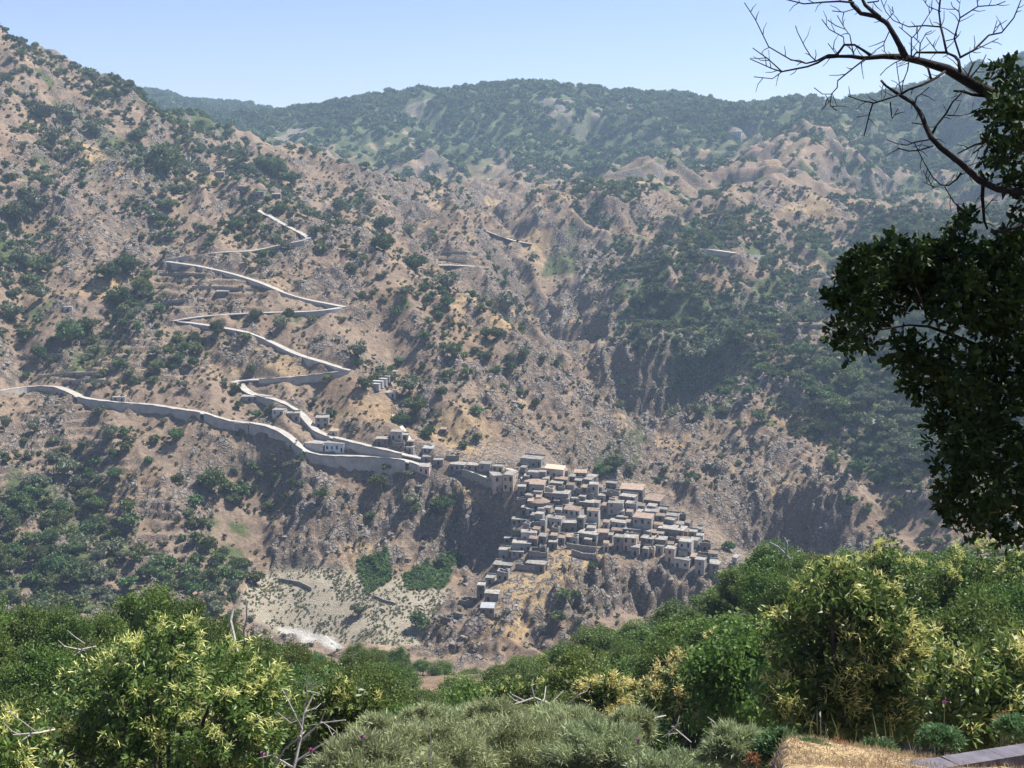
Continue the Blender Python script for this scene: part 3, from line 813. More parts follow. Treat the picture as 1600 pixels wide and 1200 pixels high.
def core_quads(rx, rz, r, k=0.55, seg=7, rings=5):
    """rough dark inner mass of twigs and shaded leaves"""
    V = []
    g = np.zeros((rings + 1, seg, 3))
    for i in range(rings + 1):
        th = math.pi * i / rings
        for j in range(seg):
            ph = 2 * math.pi * j / seg
            q = k * r.uniform(0.75, 1.1)
            g[i, j] = (rx * q * math.sin(th) * math.cos(ph), rx * q * math.sin(th) * math.sin(ph), rz * 0.9 + rz * q * math.cos(th))
    for i in range(rings):
        for j in range(seg):
            V.append([g[i, j], g[i + 1, j], g[i + 1, (j + 1) % seg], g[i, (j + 1) % seg]])
    return np.array(V)
M_OAK = leaf_mat("evergreen_oak_leaves", (0.05, 0.078, 0.027), (0.15, 0.195, 0.07), 0.2, 0.6, 0.35, 0.35, 0.045)
M_OLIVE = leaf_mat("olive_leaves", (0.065, 0.08, 0.045), (0.18, 0.20, 0.12), 0.15, 0.6, 0.25, 0.4, 0.02)
M_WOOD = leaf_mat("far_wood_leaves", (0.05, 0.085, 0.028), (0.14, 0.19, 0.065), 0.2, 0.7, 0.3, 0.2, 0.02)
M_SCRUB = leaf_mat("scrub_leaves", (0.06, 0.062, 0.03), (0.15, 0.14, 0.075), 0.1, 0.7, 0.4, 0.8, 0.05)
M_NEAR = leaf_mat("near_oak_leaves", (0.035, 0.07, 0.016), (0.17, 0.245, 0.055), 0.35, 0.5, 0.22, 0.5, 0.025)
M_CHEST = leaf_mat("chestnut_leaves", (0.035, 0.07, 0.016), (0.18, 0.255, 0.06), 0.35, 0.42, 0.15, 0.8, 0.015, 0.4)
M_BARK = simple_mat("bark", (0.05, 0.042, 0.035), (0.13, 0.11, 0.095), 6, 0.95, bump=0.02)
M_DEADWOOD = simple_mat("bleached_wood", (0.24, 0.22, 0.20), (0.46, 0.43, 0.39), 8, 0.9)
def crown_mesh(name, seed, n, nclump, rx, rz, ln, wd, mat, core=True, clump=0.34):
    r = np.random.default_rng(seed)
    P, D = crown_points(n, nclump, rx, rz, r, clump=clump)
    Q = leaf_quads(P, D, r.uniform(0.7, 1.3, n) * ln, r.uniform(0.7, 1.3, n) * wd, r)
    if core: Q = np.concatenate([Q, core_quads(rx, rz, r)])
    return quads_mesh(name, Q, 4, mat)
def trunk_mesh(name, seed, h, r0, spread, mat, limbs=4):
    r = random.Random(seed); m = MB()
    pts = [(0, 0, -0.25 * h), (0, 0, 0), (r.uniform(-.06, .06) * h, r.uniform(-.06, .06) * h, 0.45 * h), (r.uniform(-.1, .1) * h, r.uniform(-.1, .1) * h, 0.8 * h)]
    m.tube(pts, [r0 * 1.25, r0, r0 * 0.75, r0 * 0.5], 6)
    for k in range(limbs):
        a = 2 * math.pi * (k + r.random()) / limbs
        s = Vector(pts[2]) * r.uniform(0.8, 1.3)
        e = s + Vector((math.cos(a) * spread, math.sin(a) * spread, h * r.uniform(0.35, 0.75)))
        mid = (s + e) / 2 + Vector((0, 0, h * 0.06))
        m.tube([s, mid, e], [r0 * 0.5, r0 * 0.35, r0 * 0.15], 5)
    return m.mesh(name, mat)
# tree kinds for the opposite slopes, built once at 8 m spread and shared
OAKS = [crown_mesh("oak_crown", 100 + k, 620, 13 + 2 * k, 4.0, [3.3, 2.8, 3.8, 3.1][k], 1.0, 0.62, M_OAK) for k in range(4)]
OLIVES = [crown_mesh("olive_crown", 120 + k, 520, 11 + k, 4.0, 3.2, 0.85, 0.42, M_OLIVE) for k in range(2)]
BIGOAKS = [crown_mesh("big_oak_crown", 180 + k, 2600, 30, 4.0, [3.2, 2.8][k], 0.5, 0.32, M_OAK, True, 0.28) for k in range(2)]
HTRUNK = [trunk_mesh("trunk", 5 + k, 3.0, 0.24, 2.0, M_BARK, 3) for k in range(2)]
WOODS = [crown_mesh("wood_crown", 130 + k, 170, 9, 5.2, 3.6, 1.9, 1.2, M_WOOD) for k in range(3)]
SCRUBS = [crown_mesh("scrub_clump", 140 + k, 70, 5, 1.0, 0.7, 0.55, 0.32, M_SCRUB, True) for k in range(3)]

NTH = "first second third fourth fifth sixth seventh eighth ninth tenth eleventh twelfth thirteenth".split()
def row_labels(items, zone, per=12):
    """items: (object, column, row, look); names each one by its row down the slope and its place in that row"""
    items = sorted(items, key=lambda q: q[2])
    rows = [items[i:i + per] for i in range(0, len(items), per)]
    for a, rw in enumerate(rows):
        rw = sorted(rw, key=lambda q: q[1])
        rn = ("top row" if a == 0 else (NTH[a] if a < 13 else "lowest") + " row down") if len(rows) > 1 else "row"
        for b, (o, u_, v_, look) in enumerate(rw):
            o["label"] = f"{look}, {NTH[b]} from left, {rn} {zone}"
# ------------------------------------------------------------------ where they stand
def scatter(n, r0, r1, a0=-31, a1=31, seed=1):
    r = np.random.default_rng(seed)
    rr = np.sqrt(r.uniform(r0 ** 2, r1 ** 2, n)); aa = np.radians(r.uniform(a0, a1, n))
    return rr * np.sin(aa), rr * np.cos(aa), r
def thin(x, y, rad, keep):
    """drop points closer than the sum of their radii times keep"""
    cell = 6.0; grid = {}; ok = []
    for i in range(len(x)):
        cx, cy = int(x[i] // cell), int(y[i] // cell); good = True
        for a in range(cx - 2, cx + 3):
            for b in range(cy - 2, cy + 3):
                for j in grid.get((a, b), ()):
                    if (x[i] - x[j]) ** 2 + (y[i] - y[j]) ** 2 < (keep * (rad[i] + rad[j])) ** 2: good = False; break
                if not good: break
            if not good: break
        if good: grid.setdefault((cx, cy), []).append(i); ok.append(i)
    return np.array(ok, int)
ROADPTS = np.vstack([np.c_[(R['E'][:, :2] + R['In']) / 2] for R in ROADS])
def off_road(x, y, dist):
    keep = np.ones(len(x), bool)
    for i in range(0, len(x), 4000):
        d = (x[i:i + 4000, None] - ROADPTS[:, 0]) ** 2 + (y[i:i + 4000, None] - ROADPTS[:, 1]) ** 2
        keep[i:i + 4000] = d.min(1) > dist ** 2
    return keep
# trees one can tell apart in the photograph: column, row of the foot, width in pixels
MARKED = [(560,962,32),(655,985,42),(85,905,52),(122,914,56),(150,906,42),(180,868,46),(230,905,38),(150,800,40),(100,745,44),(330,770,60),(400,915,34),(300,930,30),(345,930,26),(275,690,34),(170,690,36),(155,650,26),
 (580,330,22),(530,335,30),(600,360,34),(480,340,26),(640,370,28),(450,500,26),(400,500,30),(440,515,34),(340,525,30),(245,580,30),(550,425,20),(500,395,24),(365,360,26),(318,365,22),(400,350,24),(700,455,46),(650,425,44),(600,395,44),(790,490,42),(775,530,34),(820,560,30),
 (700,480,30),(760,530,28),(560,560,36),(570,610,26),(710,560,34),(630,460,22),(565,470,20),(665,530,22),(610,600,34),(640,615,50),(650,650,50),(625,665,36),(730,590,24),(690,620,22),(745,650,26),(725,700,20),(745,690,18),(640,745,22),(605,735,20),(590,762,36),(640,790,30),(690,800,46),(700,830,40),
 (940,745,34),(960,735,40),(985,740,30),(1000,480,34),(1030,470,40),(1060,470,36),(1120,560,50),(1080,570,40),(1150,540,40),(1200,540,40),(1250,560,44),(1290,590,50),(1330,610,50),(1360,680,48),(1310,650,50),(1280,680,40),(1300,730,30),(1340,740,36),(1370,760,30),(1400,800,30),(1330,790,26),(1090,650,34),(1130,650,30),(1185,660,26),(1030,755,16),(1075,757,14),(1140,860,24),(1120,866,18),
 (880,940,26),(870,975,30),(900,935,22),(925,890,18),(905,975,22),(850,990,24),(350,900,30),(60,560,34),(20,500,40),(65,470,36),(110,540,50),(135,520,44),(40,420,46),(25,350,60),(60,330,50),(170,440,50),(200,430,46),(220,460,40),(185,480,44),(250,350,30),(265,330,30),(70,190,50),(110,195,50),(85,225,40),(150,215,40),(215,225,34),(260,275,60),(290,280,40),(430,280,44),(410,265,40),(455,290,40)]
mx_, my_, mr_ = [], [], []
for (u, v, w) in MARKED:
    p = cast(u, v, 380)
    mx_.append(p.x); my_.append(p.y); mr_.append(0.5 * w * p.y / F)
x, y, r_ = scatter(75000, 430, 1150, seed=3)
z = sample(GZ, x, y); u, v = proj(x, y, z)
clus = perlin(x / 55, y / 55, 50) * 1.0 + perlin(x / 26, y / 26, 51) * 0.9 + perlin(x / 11, y / 11, 52) * 0.4
cov = cover(u, v)
pr = np.clip(cov * 1.18 + clus * 0.62 * (0.25 + cov) - 0.12, 0, 1) ** 1.6 * 0.8
sel = (r_.uniform(size=len(x)) < pr) & (sample(m_vil, x, y) < 0.25) & (sample(m_field, x, y) < 0.2) & off_road(x, y, 3.4)
x, y, cov, u, v = x[sel], y[sel], cov[sel], u[sel], v[sel]
rad = np.random.default_rng(4).uniform(1.2, 3.9, len(x)) * (0.75 + 0.7 * cov) * np.where((v > 640) & (u < 430), 1.25, 1.0)
x = np.r_[mx_, x]; y = np.r_[my_, y]; rad = np.r_[mr_, rad]
keep = thin(x, y, rad, 0.5)
x, y, rad = x[keep], y[keep], rad[keep]
z = sample(GZ, x, y); u, v = proj(x, y, z)
vis = sample(VIS.astype(np.float32), x, y) > 0.4
px = rad * 2 / np.maximum(y, 1) * F
infr = vis & (u > -20) & (u < 1480) & (v < 960)
order = np.argsort(-np.where(infr, px, 0))
HEROES = order[:300]
ZONES = [  # photo area, label, group
 (lambda u, v: u < 470 and v > 640, "below the valley road", "trees below the valley road"),
 (lambda u, v: u < 470 and v > 400, "above the valley road", "trees above the valley road"),
 (lambda u, v: u < 560 and v <= 400, "high on the left mountain", "trees on the left mountain"),
 (lambda u, v: u < 900 and v > 700, "on the village crags", "trees on the village crags"),
 (lambda u, v: u < 900, "on bare slope above village", "trees on the bare slope above the village"),
 (lambda u, v: v > 640, "on rocky slope right of village", "trees right of the village"),
 (lambda u, v: True, "across the ravine", "trees across the ravine")]
olv = perlin(x / 60, y / 60, 61) > 0.12
n_rng = random.Random(5)
heroset = set(int(i) for i in HEROES)
ZBYZ = {}
for i in HEROES:
    i = int(i)
    lab, grp = next((l, g) for c, l, g in ZONES if c(u[i], v[i]))
    nm_ = "olive_tree" if olv[i] else "evergreen_oak"
    t = empty(nm_, (x[i], y[i], z[i] - 0.15), n_rng.uniform(0, 6.28))
    s = rad[i] / 4.0
    t.scale = (s * n_rng.uniform(.9, 1.1), s * n_rng.uniform(.9, 1.1), s * n_rng.uniform(0.85, 1.15))
    obj("crown", n_rng.choice(OLIVES if olv[i] else (BIGOAKS if rad[i] > 4.6 else OAKS)), t)
    obj("trunk", n_rng.choice(HTRUNK), t)
    tag(t, None, "tree", grp)
    szw = "large" if px[i] > 42 else ("small" if px[i] < 27 else "mid-sized")
    ZBYZ.setdefault(lab, []).append((t, u[i], v[i], szw + (" olive-grey tree" if olv[i] else " dark green tree")))
for lab, it in ZBYZ.items(): row_labels(it, lab)
# the rest stands as wood and scrub too many to count
def instance_stuff(name, X, Y, Z, S, protos, label, seed, squash=(0.8, 1.15)):
    r = np.random.default_rng(seed)
    me = bpy.data.meshes.new(name)
    me.vertices.add(len(X))
    me.vertices.foreach_set("co", np.stack([X, Y, Z], -1).astype(np.float32).ravel())
    a = me.attributes.new("size", 'FLOAT_VECTOR', 'POINT')
    sq = r.uniform(*squash, len(X))
    a.data.foreach_set("vector", np.stack([S, S, S * sq], -1).astype(np.float32).ravel())
    b = me.attributes.new("turn", 'FLOAT_VECTOR', 'POINT')
    b.data.foreach_set("vector", np.stack([r.normal(0, .08, len(X)), r.normal(0, .08, len(X)), r.uniform(0, 6.28, len(X))], -1).astype(np.float32).ravel())
    c = me.attributes.new("which", 'INT', 'POINT')
    c.data.foreach_set("value", r.integers(0, len(protos), len(X)).astype(np.int32))
    o = obj(name, me)
    coll = bpy.data.collections.new(name + "_shapes")
    for k, pm in enumerate(protos):
        coll.objects.link(bpy.data.objects.new(pm.name + "_shape", pm))
    ng = bpy.data.node_groups.new(name + "_scatter", 'GeometryNodeTree')
    ng.interface.new_socket("Geometry", in_out='INPUT', socket_type='NodeSocketGeometry')
    ng.interface.new_socket("Geometry", in_out='OUTPUT', socket_type='NodeSocketGeometry')
    N, L = ng.nodes, ng.links
    gi, go = N.new("NodeGroupInput"), N.new("NodeGroupOutput")
    ci = N.new("GeometryNodeCollectionInfo"); ci.inputs["Collection"].default_value = coll
    ci.inputs["Separate Children"].default_value = True; ci.inputs["Reset Children"].default_value = True
    ip = N.new("GeometryNodeInstanceOnPoints"); ip.inputs["Pick Instance"].default_value = True
    def na(nm, ty):
        q = N.new("GeometryNodeInputNamedAttribute"); q.data_type = ty; q.inputs["Name"].default_value = nm; return q.outputs[0]
    L.new(gi.outputs[0], ip.inputs["Points"]); L.new(ci.outputs[0], ip.inputs["Instance"])
    L.new(na("which", 'INT'), ip.inputs["Instance Index"]); L.new(na("size", 'FLOAT_VECTOR'), ip.inputs["Scale"])
    er = N.new("FunctionNodeEulerToRotation"); L.new(na("turn", 'FLOAT_VECTOR'), er.inputs[0]); L.new(er.outputs[0], ip.inputs["Rotation"])
    L.new(ip.outputs[0], go.inputs[0])
    md = o.modifiers.new("scatter", 'NODES'); md.node_group = ng
    tag(o, label, kind="stuff")
    return o
rest = np.array([i for i in range(len(x)) if i not in heroset], int)
instance_stuff("hillside_trees", x[rest], y[rest], z[rest] - 0.2, rad[rest] / 4.0, OAKS + OLIVES, "smaller scattered evergreen trees over the opposite slopes", 71)
# far woods
x, y, r_ = scatter(90000, 1100, 3050, -30, 30, seed=8)
z = sample(GZ, x, y); u, v = proj(x, y, z)
cl = perlin(x / 120, y / 120, 53) * 0.9 + perlin(x / 45, y / 45, 54) * 0.6
cov = cover(u, v)
pr = np.clip(cov * 1.05 + cl * 0.4 - 0.08, 0, 1) ** 1.3 * np.where(y > 1400, 0.85, 0.5)
vis = sample(VIS.astype(np.float32), x, y) > 0.05
sel = (r_.uniform(size=len(x)) < pr) & vis & (sample(m_bare, x, y) < 0.4)
instance_stuff("far_woods", x[sel], y[sel], z[sel] - 0.6, r_.uniform(0.55, 1.25, sel.sum()) * np.where(y[sel] > 1500, 1.2, 0.85), WOODS, "green woods covering the far ridges", 72)
N_FAR = int(sel.sum())
# low scrub and boulders
x, y, r_ = scatter(120000, 430, 1150, -29, 29, seed=9)
z = sample(GZ, x, y); u, v = proj(x, y, z)
cl = perlin(x / 20, y / 20, 55) * 0.8 + perlin(x / 6, y / 6, 56) * 0.6
pr = np.clip(0.16 + cl * 0.5 + cover(u, v) * 0.35, 0.02, 1) * np.where(y > 800, 0.6, 1)
vis = sample(VIS.astype(np.float32), x, y) > 0.3
sel = (r_.uniform(size=len(x)) < pr) & vis & (sample(m_vil, x, y) < 0.3) & (sample(m_field, x, y) < 0.3) & off_road(x, y, 4)
instance_stuff("scrub", x[sel], y[sel], z[sel] - 0.15, r_.uniform(0.45, 1.25, sel.sum()), SCRUBS, "low grey-green scrub dotted over the dry slopes", 73)
N_SCRUB = int(sel.sum())
def rock_mesh(name, seed, mat):
    r = np.random.default_rng(seed)
    import bmesh
    bm = bmesh.new(); bmesh.ops.create_icosphere(bm, subdivisions=2, radius=1.0)
    cuts = rand_unit(9, r); dist = r.uniform(0.45, 0.85, 9)
    for vt in bm.verts:
        p = np.array(vt.co)
        for c, d in zip(cuts, dist):
            s = p @ c
            if s > d: p = p - c * (s - d)
        vt.co = p * np.array([1.2, 0.9, 0.75])
    me = bpy.data.meshes.new(name); bm.to_mesh(me); bm.free(); me.materials.append(mat); return me
M_ROCK = simple_mat("grey_schist", (0.11, 0.095, 0.082), (0.27, 0.24, 0.205), 1.2, 0.95, bump=0.12, rand=0.25)
ROCKS = [rock_mesh("boulder", 200 + k, M_ROCK) for k in range(4)]
x, y, r_ = scatter(90000, 430, 1000, -28, 28, seed=10)
u, v = proj(x, y, sample(GZ, x, y))
pr = sample(a_rock, x, y) * 0.3 + sample(m_rock, x, y) * 0.08 + 0.02
vis = sample(VIS.astype(np.float32), x, y) > 0.3
sel = (r_.uniform(size=len(x)) < pr) & vis & (sample(m_vil, x, y) < 0.4) & (sample(m_field, x, y) < 0.3) & off_road(x, y, 4.5)
x, y = x[sel], y[sel]
instance_stuff("loose_rocks", x, y, sample(GZ, x, y) - 0.1, 0.3 + 1.3 * r_.uniform(size=len(x)) ** 2.6, ROCKS, "grey boulders and outcrops lying over the slopes", 74, (0.6, 1.1))
# vines and tufts in rows on the gravel field
x, y, r_ = scatter(16000, 430, 560, -14, -1, seed=12)
sel = (sample(m_field, x, y) > 0.7) & (sample(m_gravel, x, y) < 0.2) & (r_.uniform(size=len(x)) < np.clip(0.45 + perlin(x / 14, y / 14, 57), 0.05, 1))
x, y = x[sel], y[sel]
TUFT = [crown_mesh("tuft", 150, 40, 4, 0.55, 0.4, 0.35, 0.2, leaf_mat("tuft_leaves", (0.08, 0.10, 0.045), (0.2, 0.21, 0.11), 0.1, 0.7, 0.3, 1, 0.03))]
instance_stuff("field_tufts", x, y, sample(GZ, x, y) - 0.05, r_.uniform(0.5, 1.15, len(x)), TUFT, "small green tufts all over the stony field by the river", 75)
x, y, r_ = scatter(9000, 470, 570, -9, -1, seed=14)
sel = (sample(m_fern, x, y) > 0.55)
x, y = x[sel][:900], y[sel][:900]
FERN = [crown_mesh("fern_clump", 160 + k, 60, 5, 0.9, 0.6, 0.5, 0.2, leaf_mat("fern_leaves", (0.05, 0.10, 0.03), (0.13, 0.21, 0.06), 0.2, 0.7, 0.3, 1, 0.02)) for k in range(2)]
instance_stuff("bracken", x, y, sample(GZ, x, y) - 0.1, r_.uniform(0.6, 1.2, len(x)), FERN, "two bright green bracken patches above the stony field", 76)
# ------------------------------------------------------------------ village houses
WALLS = {
 'stone': simple_mat("grey_stone_wall", (0.115, 0.105, 0.095), (0.22, 0.20, 0.18), 0.9, 0.95, bump=0.06, bscale=3.0, rand=0.2),
 'plaster': simple_mat("old_grey_plaster", (0.19, 0.18, 0.168), (0.33, 0.315, 0.295), 0.5, 0.92, bump=0.03, bscale=2.0, rand=0.18),
 'white': simple_mat("faded_white_plaster", (0.30, 0.29, 0.27), (0.46, 0.44, 0.415), 0.5, 0.9, bump=0.03, bscale=2.0, rand=0.1),
 'pink': simple_mat("faded_pink_plaster", (0.36, 0.25, 0.235), (0.50, 0.37, 0.34), 0.5, 0.9, bump=0.03, rand=0.1),
 'tan': simple_mat("tan_stone_wall", (0.33, 0.27, 0.21), (0.47, 0.39, 0.31), 0.7, 0.95, bump=0.05, rand=0.15),
 'blue': simple_mat("pale_blue_plaster", (0.33, 0.40, 0.44), (0.46, 0.53, 0.56), 0.5, 0.9, bump=0.03),
 'block': simple_mat("bare_grey_block", (0.24, 0.24, 0.24), (0.33, 0.33, 0.325), 0.5, 0.95, bump=0.03, rand=0.15)}
ROOFS = {
 'flat': simple_mat("concrete_flat_roof", (0.13, 0.12, 0.105), (0.33, 0.31, 0.28), 0.7, 0.95, rand=0.18),
 'tile': simple_mat("weathered_clay_tiles", (0.17, 0.125, 0.095), (0.33, 0.255, 0.20), 0.8, 0.95, bump=0.06, bscale=4.0, rand=0.2),
 'peach': simple_mat("pale_orange_tiles", (0.60, 0.44, 0.32), (0.70, 0.54, 0.41), 0.4, 0.95, rand=0.05),
 'sheet': simple_mat("grey_sheet_roof", (0.24, 0.25, 0.26), (0.36, 0.37, 0.38), 0.5, 0.6)}
M_VOID = simple_mat("painted_dark_opening", (0.012, 0.012, 0.014), (0.03, 0.028, 0.028), 1.0, 0.7)  # near-black pane colour stands in for unlit rooms behind empty openings
M_SHUT = simple_mat("old_wood_shutter", (0.06, 0.045, 0.035), (0.13, 0.10, 0.075), 2.0, 0.85)
def wall_panel(mb, p0, ex, ez, nrm, w, z0, z1, holes, depth=0.28):
    """one wall face with real openings: corner p0, unit directions ex/ez, outward nrm; holes: (x0,x1,z0,z1)"""
    p0, ex, ez, nrm = map(Vector, (p0, ex, ez, nrm))
    xs = sorted({0.0, w, *[h[0] for h in holes], *[h[1] for h in holes]})
    zs = sorted({z0, z1, *[h[2] for h in holes], *[h[3] for h in holes]})
    for a, b in zip(xs, xs[1:]):
        for c, d in zip(zs, zs[1:]):
            mxx, mzz = (a + b) / 2, (c + d) / 2
            if any(h[0] < mxx < h[1] and h[2] < mzz < h[3] for h in holes): continue
            mb.add([p0 + ex * a + ez * c, p0 + ex * b + ez * c, p0 + ex * b + ez * d, p0 + ex * a + ez * d], [(0, 1, 2, 3)])
    for (a, b, c, d) in holes:
        q = [p0 + ex * a + ez * c, p0 + ex * b + ez * c, p0 + ex * b + ez * d, p0 + ex * a + ez * d]
        i = [s - nrm * depth for s in q]
        for k in range(4):
            mb.add([q[k], i[k], i[(k + 1) % 4], q[(k + 1) % 4]], [(0, 1, 2, 3)])
WINMESH = {}
def pane_mesh(kind, w, h):
    key = (kind, round(w, 1), round(h, 1))
    if key not in WINMESH:
        m = MB().box(-w / 2, w / 2, -0.05, 0.05, 0, h)
        if kind == 'shutter': m.box(-0.03, 0.03, -0.09, -0.05, 0.02, h - 0.02)
        else: m.box(-w / 2, w / 2, -0.22, -0.05, -0.02, 0.05)
        WINMESH[key] = m.mesh("window" if kind != 'door' else "door", M_VOID if kind != 'shutter' else M_SHUT)
    return WINMESH[key]
HOUSES = []
STOREY = {1: "single-storey", 2: "two-storey", 3: "three-storey", 4: "four-storey"}
WALLW = {'stone': "stone", 'plaster': "grey", 'white': "whitish", 'pink': "faded pink", 'tan': "tan stone", 'blue': "pale blue", 'block': "bare grey block"}
ROOFW = {'flat': "flat-roofed", 'tile': "tile-roofed", 'peach': "broad orange roof", 'sheet': "sheet-roofed", 'ruin': "no roof"}
def house(u, v, w, h, wall='plaster', roof='flat', depth=None, yaw=None, place="", label=None, name=None, rmin=380):
    """photo column of the left front corner, row of the eaves, front width and height in photo pixels"""
    rr = random.Random(int(u * 31 + v * 17))
    p = cast(u + w / 2, v + h, rmin)
    k = p.y / F
    W, H = w * k * 1.04, h * k / 0.965
    D = depth or min(max(W * rr.uniform(0.55, 0.85), 3.4), 6.2)
    los = math.atan2(p.x, p.y)
    a = yaw if yaw is not None else los + math.radians(rr.uniform(4, 24))
    root = empty(name or ("ruined_house" if roof == 'ruin' else "house"), p, -a)
    zb = -4.5
    ns = max(1, min(4, int(round(H / 3.0))))
    sh = H / ns
    mb = MB()
    # openings on the front and right faces
    fr, sd = [], []
    nwin = max(1, int(W / 2.3))
    front_open = []
    door_at = rr.randrange(nwin)
    for s in range(ns):
        for c in range(nwin):
            if rr.random() < 0.14 and nwin > 1: continue
            cx = W * (c + 0.5) / nwin + rr.uniform(-.15, .15)
            isdoor = s == 0 and c == door_at
            ww, wh = (1.0, min(2.0, sh * 0.72)) if isdoor else (rr.choice([0.9, 1.0, 1.15]), min(rr.choice([1.3, 1.5, 1.9]), sh * 0.62))
            z0 = s * sh + (0.02 if isdoor else sh * 0.28)
            if cx - ww / 2 < 0.2 or cx + ww / 2 > W - 0.2 or z0 + wh > H - 0.2: continue
            front_open.append((cx - ww / 2, cx + ww / 2, z0, z0 + wh, isdoor))
    side_open = []
    if D > 4.5 and rr.random() < 0.8:
        for s in range(ns):
            cx = D * rr.uniform(0.35, 0.65); z0 = s * sh + sh * 0.3
            if z0 + 1.2 < H - 0.2: side_open.append((cx - 0.42, cx + 0.42, z0, z0 + min(1.2, sh * 0.5), False))
    X0, X1 = -W / 2, W / 2
    wall_panel(mb, (X0, 0, 0), (1, 0, 0), (0, 0, 1), (0, -1, 0), W, zb, H, [o[:4] for o in front_open])
    wall_panel(mb, (X1, 0, 0), (0, 1, 0), (0, 0, 1), (1, 0, 0), D, zb, H, [o[:4] for o in side_open])
    wall_panel(mb, (X1, D, 0), (-1, 0, 0), (0, 0, 1), (0, 1, 0), W, zb, H, [])
    wall_panel(mb, (X0, D, 0), (0, -1, 0), (0, 0, 1), (-1, 0, 0), D, zb, H, [])
    if roof == 'ruin':
        t = 0.5
        # broken inner faces and wall tops
        for (x0, x1, y0, y1) in ((X0, X1, 0.003, t), (X0, X1, D - t, D - .003), (X0 + .003, X0 + t, t, D - t), (X1 - t, X1 - .003, t, D - t)):
            n = max(2, int(max(x1 - x0, y1 - y0) / 1.3))
            for i in range(n):
                dz = rr.uniform(0.05, 0.9)
                if x1 - x0 > y1 - y0: mb.box(x0 + (x1 - x0) * i / n, x0 + (x1 - x0) * (i + 1) / n, y0, y1, H - 1.6, H + dz)
                else: mb.box(x0, x1, y0 + (y1 - y0) * i / n, y0 + (y1 - y0) * (i + 1) / n, H - 1.6, H + dz)
        mb.add([(X0, t, 0.2), (X1, t, 0.2), (X1, D, 0.9), (X0, D, 0.9)], [(0, 1, 2, 3)])
    mb.build("wall", WALLS[wall], root)
    for (x0, x1, z0, z1, isd) in front_open:
        kind = 'door' if isd else ('shutter' if rr.random() < 0.3 else 'void')
        o = obj("door" if isd else "window", pane_mesh(kind, x1 - x0 - 0.01, z1 - z0 - 0.01), root, (X0 + (x0 + x1) / 2, 0.24, z0 + 0.005))
    for (x0, x1, z0, z1, isd) in side_open:
        o = obj("window", pane_mesh('void', x1 - x0 - 0.01, z1 - z0 - 0.01), root, (X1 - 0.24, (x0 + x1) / 2, z0 + 0.005)); o.rotation_euler = (0, 0, math.pi / 2)
    if roof != 'ruin':
        m = MB(); ov = rr.uniform(0.08, 0.22); t = 0.18
        def slab(pts):                            # pts: top outline; thickness t below
            n = len(pts)
            v_ = [Vector(q) for q in pts] + [Vector(q) - Vector((0, 0, t)) for q in pts]
            m.add(v_, [tuple(range(n)), tuple(range(2 * n - 1, n - 1, -1))] + [(i, i + n, (i + 1) % n + n, (i + 1) % n) for i in range(n)])
        xa, xb, ya, yb = X0 - ov, X1 + ov, -ov, D + ov
        if roof in ('flat', 'sheet'):
            tilt = 0.35 if roof == 'flat' else 0.8
            slab([(xa, ya, H + t + 0.003), (xb, ya, H + t + 0.003), (xb, yb, H + t + tilt), (xa, yb, H + t + tilt)])
            if roof == 'flat' and rr.random() < 0.5:  # low parapet at the back and a water tank or stair head
                m.box(xa + .05, xb - .05, yb - .35, yb - .1, H + t + tilt - 0.3, H + t + tilt + 0.55)
        elif rr.random() < 0.5 or roof == 'peach':
            rh = 0.24 * D
            slab([(xa, ya, H + t), (xb, ya, H + t), (xb, D / 2, H + t + rh), (xa, D / 2, H + t + rh)])
            slab([(xa, D / 2 + .004, H + t + rh), (xb, D / 2 + .004, H + t + rh), (xb, yb, H + t), (xa, yb, H + t)])
            m.add([(X0 + .02, 0.02, H), (X0 + .02, D - .02, H), (X0 + .02, D / 2, H + rh)], [(0, 1, 2)])
            m.add([(X1 - .02, 0.02, H), (X1 - .02, D - .02, H), (X1 - .02, D / 2, H + rh)], [(0, 1, 2)])
        else:
            slab([(xa, ya, H + t), (xb, ya, H + t), (xb, yb, H + t + 0.2 * D), (xa, yb, H + t + 0.2 * D)])
            m.add([(X1 - .02, 0.02, H), (X1 - .02, D - .02, H), (X1 - .02, D - .02, H + 0.2 * D)], [(0, 1, 2)])
            m.add([(X0 + .02, D - .02, H), (X1 - .02, D - .02, H), (X1 - .02, D - .02, H + 0.2 * D), (X0 + .02, D - .02, H + 0.2 * D)], [(0, 1, 2, 3)])
        rf = m.build("roof", ROOFS[roof], root)
        if rr.random() < 0.22 and W > 5:
            MB().box(-0.35, 0.35, -0.35, 0.35, 0, 1.1).box(-0.42, 0.42, -0.42, 0.42, 1.1, 1.25).build("chimney", WALLS['stone'], rf, (rr.uniform(-W / 3, W / 3), D * 0.6, H + 0.3))
    if not label:
        size = "long" if W > 9.5 else ("narrow" if W < 4.6 else "")
        if roof == 'ruin': label = f"roofless {WALLW[wall]} ruin, {place}"
        else: label = f"{size} {STOREY[ns]} {WALLW[wall]} house, {ROOFW[roof]}, {place}".strip()
    tag(root, label, "ruin" if roof == 'ruin' else "house", "village houses")
    return root
ORD = ["first", "second", "third", "fourth", "fifth", "sixth", "seventh", "eighth", "ninth", "tenth", "eleventh", "twelfth", "thirteenth", "fourteenth"]
S, P_, Wh, Pk, Tn, Bl, Bk = 'stone', 'plaster', 'white', 'pink', 'tan', 'blue', 'block'
